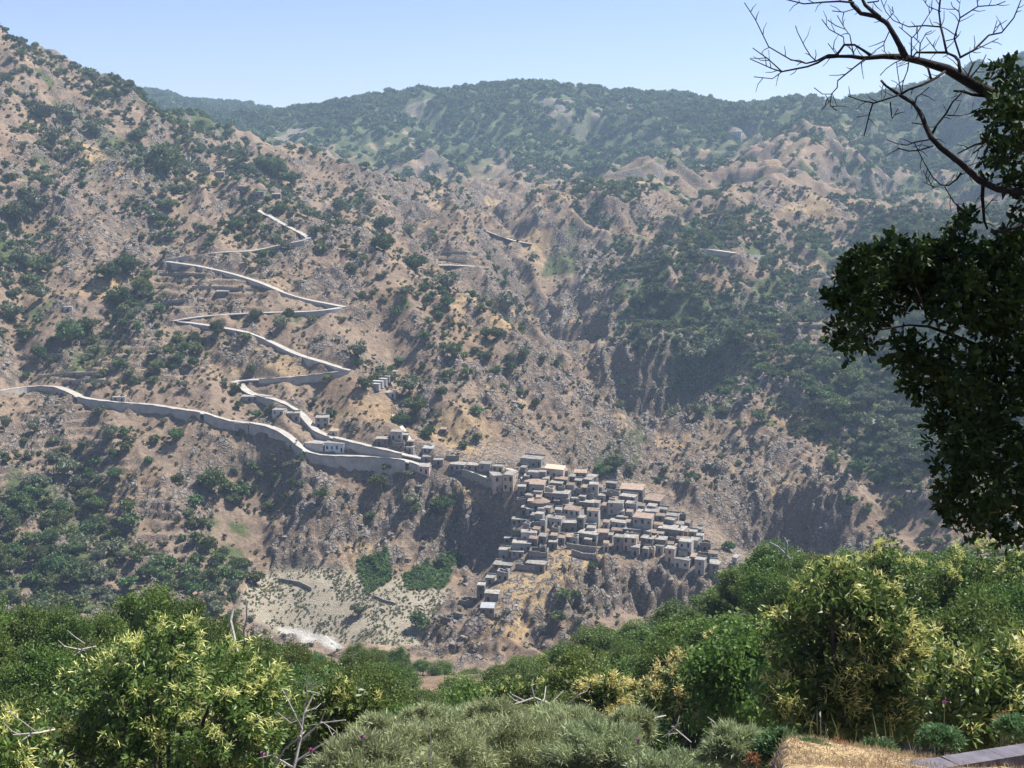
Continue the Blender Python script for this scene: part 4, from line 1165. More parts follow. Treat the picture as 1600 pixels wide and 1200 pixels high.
TIERS = [
 ("from left beside the S-bend road", [(379,620,46,8,P_,'flat'),(425,641,18,8,Wh,'flat'),(449,646,19,12,P_,'flat'),(493,653,20,15,P_,'flat'),(514,674,14,8,Tn,'tile')]),
 ("from left along the valley road", [(176,621,19,7,P_,'flat'),(447,693,15,8,P_,'flat'),(476,693,29,12,Wh,'flat'),(507,693,31,13,Bl,'flat')]),
 ("from left above the village entrance", [(588,686,18,11,S,'flat'),(610,675,18,13,P_,'flat'),(613,692,18,8,S,'ruin'),(628,680,9,8,S,'flat'),(636,690,10,6,S,'flat'),(634,699,12,7,P_,'flat'),(660,701,16,8,P_,'sheet'),(688,671,9,7,S,'tile')]),
 ("from left in the row by the entrance", [(644,729,27,11,Pk,'flat'),(659,714,14,7,S,'flat'),(677,719,15,8,S,'flat'),(697,713,20,6,S,'ruin'),(702,726,24,10,P_,'flat'),(728,727,20,9,S,'flat'),(748,725,18,11,P_,'flat'),(768,729,18,8,Tn,'flat')]),
 ("from left along the village's top edge", [(812,717,34,15,P_,'flat'),(834,734,16,6,Tn,'tile'),(850,733,31,15,Tn,'peach'),(886,745,12,7,S,'flat'),(897,739,19,9,P_,'tile'),(916,745,15,7,S,'flat'),(946,755,17,13,S,'flat'),(968,765,36,14,S,'tile'),(1005,782,27,10,S,'tile'),(1026,796,16,7,P_,'flat'),(1040,806,20,6,Tn,'flat'),(1054,819,14,8,S,'flat'),(1075,831,13,9,P_,'flat'),(1088,837,10,8,Wh,'flat')]),
 ("from left in the village's second row", [(825,738,18,12,P_,'flat'),(858,755,20,11,S,'flat'),(866,749,20,11,S,'tile'),(885,758,12,15,P_,'tile'),(897,751,11,10,S,'flat'),(907,762,13,17,S,'tile'),(920,757,14,25,P_,'flat'),(944,769,23,13,S,'ruin'),(967,776,25,11,S,'flat'),(1010,791,14,12,P_,'flat'),(1024,806,14,17,S,'tile'),(1038,812,15,13,S,'flat')]),
 ("from left in the village's third row", [(827,757,23,15,P_,'tile'),(850,771,38,15,S,'flat'),(892,779,13,7,P_,'flat'),(905,785,22,12,S,'flat'),(950,786,23,19,P_,'flat'),(963,808,17,9,P_,'flat'),(988,809,30,24,P_,'tile'),(1027,827,41,14,S,'flat'),(1046,841,12,8,S,'ruin'),(1076,844,14,11,P_,'flat'),(1093,849,17,12,S,'ruin')]),
 ("from left in the village's fourth row", [(820,774,12,11,P_,'flat'),(880,797,26,19,Wh,'tile'),(917,798,18,25,Wh,'tile'),(949,816,29,12,P_,'flat'),(972,827,30,11,S,'flat'),(1012,833,25,9,S,'tile'),(1000,841,20,17,S,'flat'),(1020,843,20,15,S,'flat'),(1060,846,20,24,Wh,'flat'),(1090,865,16,6,S,'ruin'),(1107,865,14,10,P_,'tile')]),
 ("from left in the village's fifth row", [(828,805,8,12,S,'flat'),(836,803,12,16,P_,'flat'),(850,810,28,13,Wh,'flat'),(876,815,12,10,S,'flat'),(880,817,20,16,S,'flat'),(902,809,10,22,S,'flat'),(912,819,18,11,P_,'flat'),(933,832,17,16,S,'tile'),(955,829,17,8,S,'tile'),(958,839,14,21,S,'flat'),(972,840,22,21,Tn,'flat'),(1038,857,16,22,Tn,'flat'),(1085,874,15,24,P_,'flat'),(1108,881,15,20,S,'flat')]),
 ("from left in the village's sixth row", [(799,812,25,8,P_,'flat'),(832,827,11,9,S,'tile'),(901,834,32,15,P_,'flat'),(1052,874,25,14,Wh,'flat'),(1121,894,12,12,P_,'flat'),(1143,871,8,14,Wh,'flat')]),
 ("from left among the lower houses", [(788,841,9,7,S,'flat'),(800,830,14,9,S,'ruin'),(814,832,24,14,Wh,'flat'),(800,849,30,14,Bk,'flat'),(826,863,29,15,S,'ruin')]),
 ("from left at the spur's foot", [(690,967,14,9,S,'ruin'),(717,939,24,10,S,'ruin'),(745,914,12,22,S,'flat'),(750,950,22,11,S,'sheet'),(757,927,22,14,P_,'flat'),(758,903,14,10,P_,'flat'),(769,883,31,9,S,'flat'),(776,894,18,14,P_,'ruin'),(779,859,16,16,P_,'flat'),(798,862,20,9,P_,'flat'),(820,881,31,11,S,'flat')]),
]
for where, hs in TIERS:
    for i, hh in enumerate(sorted(hs, key=lambda q: q[0])):
        house(*hh, place=f"{ORD[i]} {where}")
# the small houses that fill the gaps between the rows
fill_rng = random.Random(21); taken = [(h_[0] + h_[2] / 2, h_[1] + h_[3] / 2, h_[2]) for _, hs in TIERS for h_ in hs]
FILLPOLY = np.array([(812,735),(900,745),(1000,775),(1075,812),(1120,862),(1135,890),(1085,893),(1035,870),(960,858),(905,850),(860,855),(835,870),(795,872),(790,850),(805,805),(815,775)], float)
fills = []
for _ in range(1500):
    u_, v_ = fill_rng.uniform(790, 1135), fill_rng.uniform(735, 893)
    if poly_mask(np.array([u_]), np.array([v_]), FILLPOLY, 0.01)[0] < 0.9: continue
    w_, h_ = fill_rng.uniform(8, 14), fill_rng.uniform(9, 15)
    if any(abs(u_ - q[0]) < 0.42 * (w_ + q[2]) and abs(v_ - q[1]) < 7.5 for q in taken): continue
    taken.append((u_, v_, w_)); fills.append((u_, v_, w_, h_))
    if len(fills) >= 75: break
for (u_, v_, w_, h_) in fills:
    wl = fill_rng.choice([S, S, S, P_, P_, Tn]); rf = fill_rng.choice(['flat', 'flat', 'flat', 'tile', 'tile', 'ruin'])
    HOUSES.append((house(u_ - w_ / 2, v_ - h_ / 2, w_, h_, wl, rf, label="x"), u_, v_, ("roofless " if rf == 'ruin' else ("tile-roofed " if rf == 'tile' else "flat-roofed ")) + WALLW[wl] + (" ruin" if rf == 'ruin' else " cottage")))
row_labels(HOUSES, "wedged between bigger village houses", 13)
# the stone tower house at the cliff edge: two faces meeting in a blunt corner
house(770,743,15,25,Tn,'flat',depth=7,yaw=math.radians(-14),label="left half of the tall tan stone house at the cliff edge")
house(785,742,17,26,Tn,'flat',depth=7,yaw=math.radians(22),label="right half of the tall tan stone house at the cliff edge")
# huts and the hamlet on the saddle
for (u, v, w, h, wl, rf, lb) in [(338,456,19,9,S,'flat',"small stone hut among the olive terraces"),(100,480,12,6,Wh,'flat',"tiny pale hut in the trees at far left"),
    (262,239,10,8,Wh,'flat',"pale hamlet house farthest left, half hidden by trees"),(310,261,18,10,P_,'flat',"grey hamlet house in the middle of the saddle"),(338,270,12,9,S,'tile',"stone hamlet house just right of the grey one"),(372,292,16,8,S,'tile',"low stone hamlet house nearest the road"),(398,300,14,8,P_,'flat',"hamlet house at the road's upper end"),(425,304,13,7,S,'tile',"last hamlet house on the right of the saddle"),(1142,207,16,6,Wh,'flat',"tiny white house on the far ridge")]:
    house(u, v, w, h, wl, rf, label=lb, rmin=600)
def pillar(u, v, h, label):
    p = cast(u, v + h, 600); k = p.y / F
    t = empty("gate_pillar", p)
    MB().box(-0.9, 0.9, -0.9, 0.9, -1.5, h * k).build("shaft", WALLS['white'], t)
    MB().box(-1.1, 1.1, -1.1, 1.1, h * k, h * k + 0.4).build("cap", ROOFS['flat'], t)
    tag(t, label, "pillar", "hamlet pillars")
pillar(290, 245, 13, "left one of two tall white pillars in the hamlet"); pillar(296, 245, 13, "right one of two tall white pillars in the hamlet")
# the round building in the village: drum with a shallow tiled dome
def round_house():
    p = cast(843, 800, 380); k = p.y / F; R, H = 4.6, 3.6
    t = empty("round_house", p)
    n = 14; mb = MB(); c0 = (0, R, 0)
    ring = lambda r, z: [(r * math.cos(2 * math.pi * i / n), R + r * math.sin(2 * math.pi * i / n), z) for i in range(n)]
    v = ring(R, -4) + ring(R, H); mb.add(v, [(i, (i + 1) % n, (i + 1) % n + n, i + n) for i in range(n)]); mb.build("wall", WALLS['stone'], t)
    m = MB(); rr_ = [(R + .3, H), (R + .3, H + .25), (R * .75, H + .9), (R * .4, H + 1.5), (0.3, H + 1.75)]
    v = [q for r, z in rr_ for q in ring(r, z)]
    m.add(v, [(j * n + i, j * n + (i + 1) % n, (j + 1) * n + (i + 1) % n, (j + 1) * n + i) for j in range(len(rr_) - 1) for i in range(n)] + [tuple((len(rr_) - 1) * n + i for i in range(n))])
    m.build("roof", ROOFS['tile'], t)
    for a in (-1.9, -1.35):
        o = obj("window", pane_mesh('void', 0.8, 1.2), t, ((R + 0.02) * math.cos(a), R + (R + 0.02) * math.sin(a), 1.4)); o.rotation_euler = (0, 0, a + math.pi / 2)
    tag(t, "round stone building with shallow tan tiled dome near the village lane", "house")
round_house()
# cemetery: stepped rows of tombs and a small open roofless chapel
def cemetery():
    for i in range(6):
        u, v = 583 + i * 5.5, 604 - i * 4.0
        p = cast(u, v, 420); k = p.y / F
        t = empty("tomb_row", p, -0.35)
        MB().box(-3.1, 3.1, 0, 2.2, -2.0, 1.3).build("wall", WALLS['block'], t)
        MB().box(-3.25, 3.25, -0.15, 2.35, 1.3, 1.5).build("roof", WALLS['white'], t)
        tag(t, f"{ORD[i]} white-topped tomb row from the bottom of the cemetery", "tomb", "cemetery rows")
cemetery()
house(600,614,18,7,Wh,'flat',label="small white flat-roofed chapel below the cemetery under the trees")
# dry stone terrace walls in and below the village, each following the slope
def stone_wall(pts, h, label, mat=M_STONEWALL, thick=0.5, name="terrace_wall"):
    P = []
    for (a, b) in zip(pts, pts[1:]):
        n = max(2, int(math.dist(a, b) / 4))
        P += [cast(a[0] + (b[0] - a[0]) * i / n, a[1] + (b[1] - a[1]) * i / n, 380) for i in range(n)]
    P.append(cast(*pts[-1], 380))
    o = P[0].copy(); m = MB(); rr = random.Random(len(P))
    for i in range(len(P) - 1):
        a, b = P[i] - o, P[i + 1] - o
        d = (b - a); d.z = 0
        if d.length < 0.05: continue
        s = Vector((-d.y, d.x, 0)).normalized() * thick / 2
        za, zb = a.z + h + rr.uniform(-.12, .12), b.z + h + rr.uniform(-.12, .12)
        lo = min(a.z, b.z) - 2.5
        v = [(a - s).xy.to_3d(), (b - s).xy.to_3d(), (b + s).xy.to_3d(), (a + s).xy.to_3d()]
        bot = [Vector((q.x, q.y, lo)) for q in v]; tp = [Vector((v[0].x, v[0].y, za)), Vector((v[1].x, v[1].y, zb)), Vector((v[2].x, v[2].y, zb)), Vector((v[3].x, v[3].y, za))]
        m.add(bot + tp, [(4, 5, 6, 7), (0, 1, 5, 4), (1, 2, 6, 5), (2, 3, 7, 6), (3, 0, 4, 7)])
    t = m.build(name, mat, None, o)
    return tag(t, label, "wall", "dry stone walls")
stone_wall([(880,840),(905,838)], 1.8, "short garden wall left of the long white-roofed house")
stone_wall([(828,852),(850,843),(868,836),(900,834)], 1.0, "pale wall climbing right from the lower houses")
stone_wall([(885,856),(910,860),(931,862)], 2.2, "upper terrace wall below the long white-roofed house")
stone_wall([(893,866),(910,872),(931,874)], 2.2, "lower terrace wall with straw terrace above it")
stone_wall([(806,888),(830,892),(855,890)], 2.2, "curved terrace wall under the lowest village ruin")
stone_wall([(435,908),(450,910),(470,914),(487,923)], 1.4, "dark wall at the top of the stony field")
stone_wall([(585,933),(600,940),(618,945)], 1.0, "broken wall at the right of the stony field")
stone_wall([(695,965),(712,962),(722,964)], 1.4, "stone wall beside the ruin on the spur's tip")
stone_wall([(600,745),(613,747)], 0.8, "upper of three pale steps beside the big road wall", M_CONC)
stone_wall([(601,750),(614,752)], 0.8, "middle of three pale steps beside the big road wall", M_CONC)
stone_wall([(602,755),(615,757)], 0.8, "lowest of three pale steps beside the big road wall", M_CONC)
for i, (a, b) in enumerate([((60,590),(150,585)),((100,598),(170,597)),((250,475),(320,470)),((300,450),(400,455)),((245,430),(330,432)),((690,395),(760,400)),((680,408),(730,410)),((1190,495),(1260,492)),((1200,515),(1290,510)),((1230,470),(1300,466)),((30,560),(100,556)),((300,900),(400,890))]):
    stone_wall([a, ((a[0] + b[0]) / 2, (a[1] + b[1]) / 2 - 2), b], 1.2, "low dry stone terrace wall on the " + ["far left slope above the valley road", "far left slope just above the road", "olive terraces, middle one", "olive terraces by the stone hut", "olive terraces, highest one", "middle slope, upper one", "middle slope, lower one", "slope across the ravine, middle one", "slope across the ravine, lowest one", "slope across the ravine, highest one", "far left edge below the pale hut", "lower left slope by the field"][i])
# supports of the small road bridge
p = cast(377, 674, 380)
t = empty("road_bridge", p, -0.1)
MB().box(-3.2, -1.6, 0.5, 3.5, -4, 3.4).box(1.6, 3.0, 0.5, 3.5, -4, 3.4).build("pier", M_CONC, t)
MB().box(-3.6, 3.4, 0.3, 3.7, 3.4, 4.0).build("deck", M_CONC, t)
tag(t, "small concrete bridge with piers carrying the valley road", "bridge")
# ------------------------------------------------------------------ woods on the near side of the valley
def near_crown(name, seed, n, nclump, ln, wd, mat, rz=4.0, clump=0.3):
    return crown_mesh(name, seed, n, nclump, 4.0, rz, ln, wd, mat, True, clump)
NEAR_OAKS = [near_crown("leafy_crown", 300 + k, 9000, 34 + 6 * k, 0.26, 0.15, M_NEAR, [4.0, 3.5, 4.4, 3.8][k]) for k in range(4)]
M_BROOM = leaf_mat("grey_green_needles", (0.18, 0.22, 0.10), (0.45, 0.50, 0.28), 0.25, 0.6, 0.12, 1.5, 0.015)
M_OLV2 = leaf_mat("grey_willow_leaves", (0.06, 0.085, 0.045), (0.19, 0.23, 0.14), 0.2, 0.6, 0.15, 0.9, 0.02)
GREY_CROWN = near_crown("grey_crown", 310, 8000, 30, 0.24, 0.08, M_OLV2)
NTRUNK = [trunk_mesh("trunk", 40 + k, 4.5, 0.2, 2.2, M_BARK, 5) for k in range(3)]
def near_tree(u, vtop, D, wpx, label, kind='oak', group=None, name="oak_tree", seed=0):
    rr = random.Random(int(u * 7 + D * 3 + seed))
    tp = at(u, vtop, D); gz = ground_z(tp[0], D)
    w = wpx / F * D / 2
    h = max(tp[2] - gz, 1.3 * w)
    t = empty(name, (tp[0], D, tp[2] - h), rr.uniform(0, 6.28))
    sx = w / 4.0
    cz = min(h * 0.95, w * 2.15)                      # height of the crown itself
    me = rr.choice(NEAR_OAKS) if kind == 'oak' else GREY_CROWN
    c = obj("crown", me, t, (0, 0, h - cz)); c.scale = (sx, sx, cz / 7.6)
    k = obj("trunk", rr.choice(NTRUNK), t); k.scale = (max(sx, .5), max(sx, .5), max((h - cz * 0.45) / 4.5, 0.3))
    tag(t, label, "tree", group)
    return t
NEARLIST = [
 # skyline of the wood on the right
 (868,1012,172,95),(930,978,165,100),(1000,968,160,100),(1060,938,155,110),(1120,918,150,100),(1160,884,145,100),(1212,842,135,115),(1272,866,130,105),(1332,856,125,105),(1388,852,115,105),(1442,856,100,115),(1505,856,90,125),(1565,852,80,135),(1625,850,75,140),
 (905,1040,120,115),(965,1022,115,120),(1035,992,110,125),(1092,978,105,130),(1152,962,100,135),(1212,922,95,140),(1285,905,90,130),(1352,885,80,140),(1432,880,70,150),(1500,890,60,160),(1570,890,55,170),
 (885,1078,80,140),(835,1055,110,120),(1010,1050,75,150),(1120,1030,70,150),(1185,1010,60,170),(1420,930,50,190),(1520,915,45,210),(1600,935,40,220),(1450,1000,36,200),(1540,1010,33,220),(1190,1070,42,160),(1150,1110,34,150),(1250,1100,30,150)]
NEARLEFT = [
 (-20,925,92,120),(45,930,90,120),(105,942,88,110),(160,948,90,100),(225,918,95,125),(290,938,95,110),(350,968,100,110),(402,988,105,100),(452,1004,110,92),(505,1018,120,84),
 (-20,985,60,160),(60,985,58,160),(130,995,62,150),(20,1060,46,180),(440,1042,62,130),(505,1052,72,120),(575,1062,90,110),(370,1030,70,130),(320,1010,80,120),(480,1105,42,150),(560,1120,40,150)]
NEARMID = [(556,1002,300,46),(585,1008,295,50),(622,1008,300,50),(690,1036,296,62),(735,1040,290,60),(785,1040,280,66),(835,1030,262,70),(660,1030,305,44),(720,1072,180,90),(780,1075,150,100),(690,1095,120,100),(640,1100,105,100),(755,1105,90,115),(820,1100,80,120)]
WOODZ = {"in lower right wood": [], "in lower left wood": [], "below the river bend": []}
def wood_tree(a, zone, grp):
    t = near_tree(*a, None, group=grp)
    WOODZ[zone].append((t, a[0], a[1], ("large" if a[3] > 125 else ("small" if a[3] < 80 else "mid-sized")) + " green tree"))
for a in NEARLIST: wood_tree(a, "in lower right wood", "wood at lower right")
for a in NEARLEFT: wood_tree(a, "in lower left wood", "wood at lower left")
for a in NEARMID: wood_tree(a, "below the river bend", "wood below the river bend")
# fill the slope with more trees that keep under the wood's skyline
ENVU = [-60, 0, 120, 230, 300, 420, 530, 600, 660, 760, 850, 950, 1060, 1130, 1210, 1300, 1400, 1600, 1700]
ENVV = [925, 930, 946, 920, 950, 990, 1018, 1012, 1050, 1042, 1020, 972, 938, 900, 846, 858, 850, 856, 850]
fr_ = np.random.default_rng(91); placed = []
for _ in range(4000):
    D_ = math.exp(fr_.uniform(math.log(34), math.log(330))); u_ = fr_.uniform(-60, 1680)
    xx = (u_ - 800) / F * D_ * 1.03; zz = ground_z(xx, D_)
    hh = fr_.uniform(5.0, 8.5) * (0.8 if D_ < 60 else 1); ww = fr_.uniform(4.5, 7.0)
    uu, vt = proj(xx, D_, zz + hh)
    if vt < np.interp(uu, ENVU, ENVV) + 4 or vt > 1230: continue
    if 590 < uu < 655 and 200 < D_ < 235: continue
    if any((xx - q[0]) ** 2 + (D_ - q[1]) ** 2 < (0.50 * (ww + q[2])) ** 2 for q in placed): continue
    placed.append((xx, D_, ww))
    wood_tree((uu, vt, D_, ww / D_ * F), "in lower left wood" if uu < 560 else ("below the river bend" if uu < 850 else "in lower right wood"), "wood at lower left" if uu < 560 else ("wood below the river bend" if uu < 850 else "wood at lower right"))
    if len(placed) >= 230: break
n_mid = 0
for _ in range(3000):                            # the hollow below the river bend is wooded too
    D_ = fr_.uniform(110, 335); u_ = fr_.uniform(540, 900)
    xx = (u_ - 800) / F * D_ * 1.03; zz = ground_z(xx, D_)
    hh = fr_.uniform(4.0, 7.0); ww = fr_.uniform(4.5, 7.5)
    uu, vt = proj(xx, D_, zz + hh)
    if vt < np.interp(uu, ENVU, ENVV) - 4 or vt > 1130: continue
    if 592 < uu < 662 and 200 < D_ < 240: continue
    if any((xx - q[0]) ** 2 + (D_ - q[1]) ** 2 < (0.40 * (ww + q[2])) ** 2 for q in placed): continue
    placed.append((xx, D_, ww)); n_mid += 1
    wood_tree((uu, vt, D_, ww / D_ * F), "below the river bend", "wood below the river bend")
    if n_mid >= 75: break
print("near fill", len(placed), n_mid)
for zz_, it in WOODZ.items(): row_labels(it, zz_)

near_tree(490, 1060, 66, 130, "soft grey-green tree in front of the lower left wood", 'grey', name="willow_tree")
near_tree(610, 1050, 150, 60, "small grey-green tree below the river bend", 'grey', name="willow_tree")

# ------------------------------------------------------------------ flowering chestnuts
M_CATKIN = leaf_mat("chestnut_catkins", (0.46, 0.48, 0.12), (0.78, 0.76, 0.32), 0.3, 0.7, 0.1, 1.5, 0.012)
M_CATKIN2 = leaf_mat("yellow_catkins", (0.52, 0.45, 0.15), (0.80, 0.70, 0.34), 0.3, 0.7, 0.1, 1.5, 0.012)
def chestnut(lobes, D, seed, label, nleaf=9000, nstar=130, catmat=M_CATKIN, leaf=(0.19, 0.065), star=0.20, name="chestnut_tree", upper=0.15):
    """lobes: (column, row, radius px) of the crown's bulges; leaves in rosettes, flower spikes on the sunny outside"""
    r = np.random.default_rng(seed)
    C = np.array([at(u, v, D + r.uniform(-1, 1) * rad / F * D * 0.7) for (u, v, rad) in lobes]); R = np.array([l[2] for l in lobes]) / F * D
    w = R ** 2; w /= w.sum()
    base = C.mean(0); bx, by = base[0], D
    bz = ground_z(bx, by)
    t = empty(name, (bx, by, bz))
    o = np.array([bx, by, bz])
    # leafy shoots end on a noisy shell of each lobe; leaves sit on them in rosettes
    nsh = max(12, nleaf // 85)
    ks = r.choice(len(lobes), nsh, p=w); ds = rand_unit(nsh, r)
    sh = C[ks] + ds * (R[ks] * (r.uniform(0.4, 1.0, nsh) ** 0.4))[:, None] * np.array([1, 1, 0.85])
    nros = nleaf // 9
    kk = r.integers(0, nsh, nros); d = ds[kk]
    p = sh[kk] + r.normal(size=(nros, 3)) * leaf[0] * 0.95
    dirs = (d + np.array([0, 0, 0.25]))[:, None, :] * 0.5 + r.normal(size=(nros, 9, 3)) * 0.75
    dirs /= np.linalg.norm(dirs, axis=2)[..., None]
    P = np.repeat(p, 9, 0); Dd = dirs.reshape(-1, 3)
    Q = leaf_quads(P + Dd * 0.03, Dd, r.uniform(0.7, 1.25, len(P)) * leaf[0], leaf[1], r)
    Q = Q - o
    obj("crown", quads_mesh("crown", Q, 4, M_CHEST), t)
    # flower spikes in stars on the outside, thicker towards the light
    n0 = nstar * 4
    kk = r.integers(0, nsh, n0); d = ds[kk] + r.normal(size=(n0, 3)) * 0.3; d /= np.linalg.norm(d, axis=1)[:, None]
    s = sh[kk] + d * leaf[0] * r.uniform(0.9, 1.5, n0)[:, None] + r.normal(size=(n0, 3)) * leaf[0] * 0.5
    inside = np.zeros(n0, bool)
    for c, rad in zip(C, R): inside |= np.linalg.norm((s - c) / np.array([1, 1, 0.85]), axis=1) < rad * 0.88
    sc = d @ np.array(SUN_DIR) + 0.5 * d[:, 2] - 0.35 * d[:, 1] + r.normal(0, 0.35, n0)
    ok = (~inside) & (sc > upper)
    s, d = s[ok][:nstar], d[ok][:nstar]
    m = len(s); ns = 16
    dd = d[:, None, :] * 0.55 + np.array([0, 0, 0.3]) + r.normal(size=(m, ns, 3)) * 0.62
    dd /= np.linalg.norm(dd, axis=2)[..., None]
    off = r.normal(0, 0.06, size=(m, ns, 3))
    P = (np.repeat(s, ns, 0) + off.reshape(-1, 3)); Dd = dd.reshape(-1, 3)
    Q = leaf_quads(P, Dd, r.uniform(0.6, 1.2, len(P)) * star, 0.028, r) - o
    obj("flower_spikes", quads_mesh("flower_spikes", Q, 4, catmat), t)
    # trunk and limbs
    mb = MB(); rt = max(0.10, R.max() * 0.07)
    top = C[np.argmax(R)] - o
    mb.tube([(0, 0, -0.8), (0, 0, 0.3), tuple(top * 0.5), tuple(top)], [rt * 1.3, rt, rt * 0.8, rt * 0.5], 7)
    for c in C: mb.tube([tuple(top * 0.45), tuple((top * 0.5 + (c - o)) / 1.5 - np.array([0, 0, 0.1])), tuple(c - o)], [rt * 0.6, rt * 0.4, rt * 0.2], 5)
    mb.build("trunk", M_BARK, t)
    tag(t, label, "tree", "flowering chestnuts")
    return t
chestnut([(225,1032,58),(268,1022,48),(165,1068,58),(125,1112,56),(98,1158,46),(200,1100,78),(300,1075,72),(352,1052,44),(386,1076,48),(340,1120,80),(400,1120,50),(250,1160,95),(160,1180,70),(360,1190,80),(250,1250,110)],
         27, 1, "big chestnut tree with yellow-green flower spikes at lower left", 21000, 340)
chestnut([(20,1180,50),(-20,1200,55),(50,1215,40)], 23, 2, "corner of a flowering chestnut at the bottom left edge", 3000, 45)
chestnut([(1300,925,48),(1345,940,50),(1270,960,50),(1320,985,60),(1375,990,50),(1250,1010,50),(1300,1050,70),(1370,1050,60),(1400,1020,50),(1260,1090,60),(1330,1110,70),(1420,1080,55),(1390,1120,50),(1440,1040,50)],
         25, 3, "big chestnut with yellow flower spikes at lower right", 18000, 280)
chestnut([(1480,1090,50),(1530,1080,55),(1580,1060,60),(1500,1130,45),(1560,1120,50)], 21, 4, "chestnut bush above the dry bank at the right edge", 6000, 40)
chestnut([(1105,1020,26),(1085,1045,30),(1055,1070,32),(1110,1060,32),(1135,1050,26),(1070,1095,34),(1120,1095,34),(1030,1085,26)], 44, 5, "pale yellow flowering chestnut beside the dark tree at centre right", 6000, 260, M_CATKIN2, (0.2, 0.08), 0.22, upper=-0.3)
chestnut([(950,1082,24),(975,1092,22),(930,1095,20),(955,1110,26)], 38, 6, "small pale yellow flowering tree behind the grey shrub", 2500, 110, M_CATKIN2, (0.2, 0.08), 0.22, upper=-0.2)
chestnut([(1560,880,40),(1510,890,40),(1470,900,40),(1590,900,40),(1430,905,36)], 60, 7, "flowering chestnut crowns under the dark oak at right", 7000, 110, M_CATKIN, (0.24, 0.1), 0.28)
chestnut([(1385,885,34),(1360,900,30),(1400,910,30)], 62, 8, "small yellow-flowering chestnut left of the dark oak's foot", 3500, 90, M_CATKIN, (0.24, 0.1), 0.28)
chestnut([(520,1110,36),(555,1120,34),(500,1135,32),(540,1150,36)], 30, 9, "bright green young chestnut behind the dead branches", 4500, 18, M_CATKIN, (0.2, 0.08))
chestnut([(800,1090,30),(840,1085,26),(775,1105,26),(820,1110,30)], 55, 10, "bright yellow-green bush left of the small flowering tree", 4000, 30, M_CATKIN, (0.24, 0.1), 0.22)

# ------------------------------------------------------------------ grey-green bushes at the bottom
def bush(u, v, D, wpx, hpx, seed, label, n=16000, ln=0.115, wd=0.012, mat=M_BROOM, name="broom_bush"):
    r = np.random.default_rng(seed)
    c = at(u, v, D); gz = ground_z(c[0], D); rx, rz = wpx / F * D / 2, hpx / F * D / 2
    t = empty(name, (c[0], D, gz))
    ncl = 60
    d = rand_unit(ncl, r); d[:, 2] = np.abs(d[:, 2]) * 1.0 - 0.25
    cc = d * r.uniform(0.5, 1.12, ncl)[:, None] * np.array([rx, rx * 0.8, rz])
    k = r.integers(0, ncl, n)
    p = cc[k] + rand_unit(n, r) * (r.uniform(0, 1, n) ** 0.5)[:, None] * 0.2 * np.array([rx, rx, rz])
    dd = (p / np.array([rx, rx, rz])) * 0.4 + np.array([0, 0, 0.55]) + r.normal(size=(n, 3)) * 0.5
    dd /= np.linalg.norm(dd, axis=1)[:, None]
    q = core_quads(rx, rz, r, 0.5 if n > 800 else 0.05); q[..., 2] -= rz * 0.9
    Q = np.concatenate([leaf_quads(p, dd, r.uniform(0.6, 1.5, n) * ln, wd, r), q])
    Q[..., 2] += c[2] - gz
    obj("foliage", quads_mesh("foliage", Q, 4, mat), t)
    mb = MB()
    for i in range(7):
        a = 6.28 * i / 7; e = (math.cos(a) * rx * .5, math.sin(a) * rx * .4, c[2] - gz + rz * 0.3)
        mb.tube([(0, 0, -.3), (e[0] * .4, e[1] * .4, e[2] * .5), e], [min(0.05, rx * .04), min(0.035, rx * .03), min(.012, rx * .02)], 5)
    mb.build("stem", M_BARK, t)
    tag(t, label, "bush", "grey-green bushes along the bottom")
bush(800,1196,16,270,160,1,"widest grey-green bush at the bottom centre", 30000)
bush(660,1200,15,220,150,2,"grey-green bush left of the widest one", 26000)
bush(940,1200,15,190,160,3,"grey-green bush right of the widest one", 26000)
bush(560,1200,13.5,160,110,4,"low grey-green bush by the dead branches", 12000)
bush(1060,1215,13,150,90,5,"low grey-green bush left of the dry bank", 10000, ln=0.08)
bush(870,1140,19,160,70,6,"grey-green bush showing behind the widest one", 12000)
bush(730,1142,19,170,70,7,"grey-green bush showing behind the left one", 12000)
for i_, (a_, b_, c_, d_, e_) in enumerate([(590,1150,17,90,80),(670,1132,18,90,70),(775,1126,18,100,70),(900,1136,18,110,60),(985,1142,16,80,80)]):
    bush(a_, b_, c_, d_, e_, 60 + i_, "feathery grey-green top, " + ["leftmost", "second from left", "middle one", "second from right", "rightmost"][i_] + " along the bush hedge at the bottom", 7000)
M_SPURGE = leaf_mat("spurge_leaves", (0.06, 0.13, 0.05), (0.19, 0.30, 0.13), 0.25, 0.6, 0.1, 3, 0.01)
bush(1265,1180,11.5,70,50,8,"small bright green spurge beside the red dry weed", 3500, 0.06, 0.014, M_SPURGE, "spurge_plant")
bush(1470,1155,11.5,66,40,9,"small bright green spurge on the dry bank", 3000, 0.06, 0.014, M_SPURGE, "spurge_plant")
bush(1585,1138,12.5,60,40,10,"green spurge at the right edge", 3000, 0.06, 0.014, M_SPURGE, "spurge_plant")
bush(1150,1180,12.6,110,100,70,"grey-green bush at the left end of the dry bank", 9000)
bush(1222,1172,12.3,80,64,71,"leafy green weed clump on the left end of the dry bank", 4500, 0.075, 0.02, M_SPURGE, "weed_clump")
bush(1370,1172,12.4,60,36,72,"low green weeds behind the kerb stones", 2200, 0.06, 0.014, M_SPURGE, "weed_clump")
M_RUST = leaf_mat("rust_dry_leaves", (0.20, 0.085, 0.04), (0.38, 0.19, 0.10), 0.25, 0.7, 0.1, 3, 0.01)
bush(1310,1172,11.8,26,56,11,"rust-red dried weed beside the spurge", 200, 0.05, 0.012, M_RUST, "dried_weed")
bush(1570,1128,13,34,34,12,"rust-red dried weed at the right edge", 200, 0.05, 0.012, M_RUST, "dried_weed")
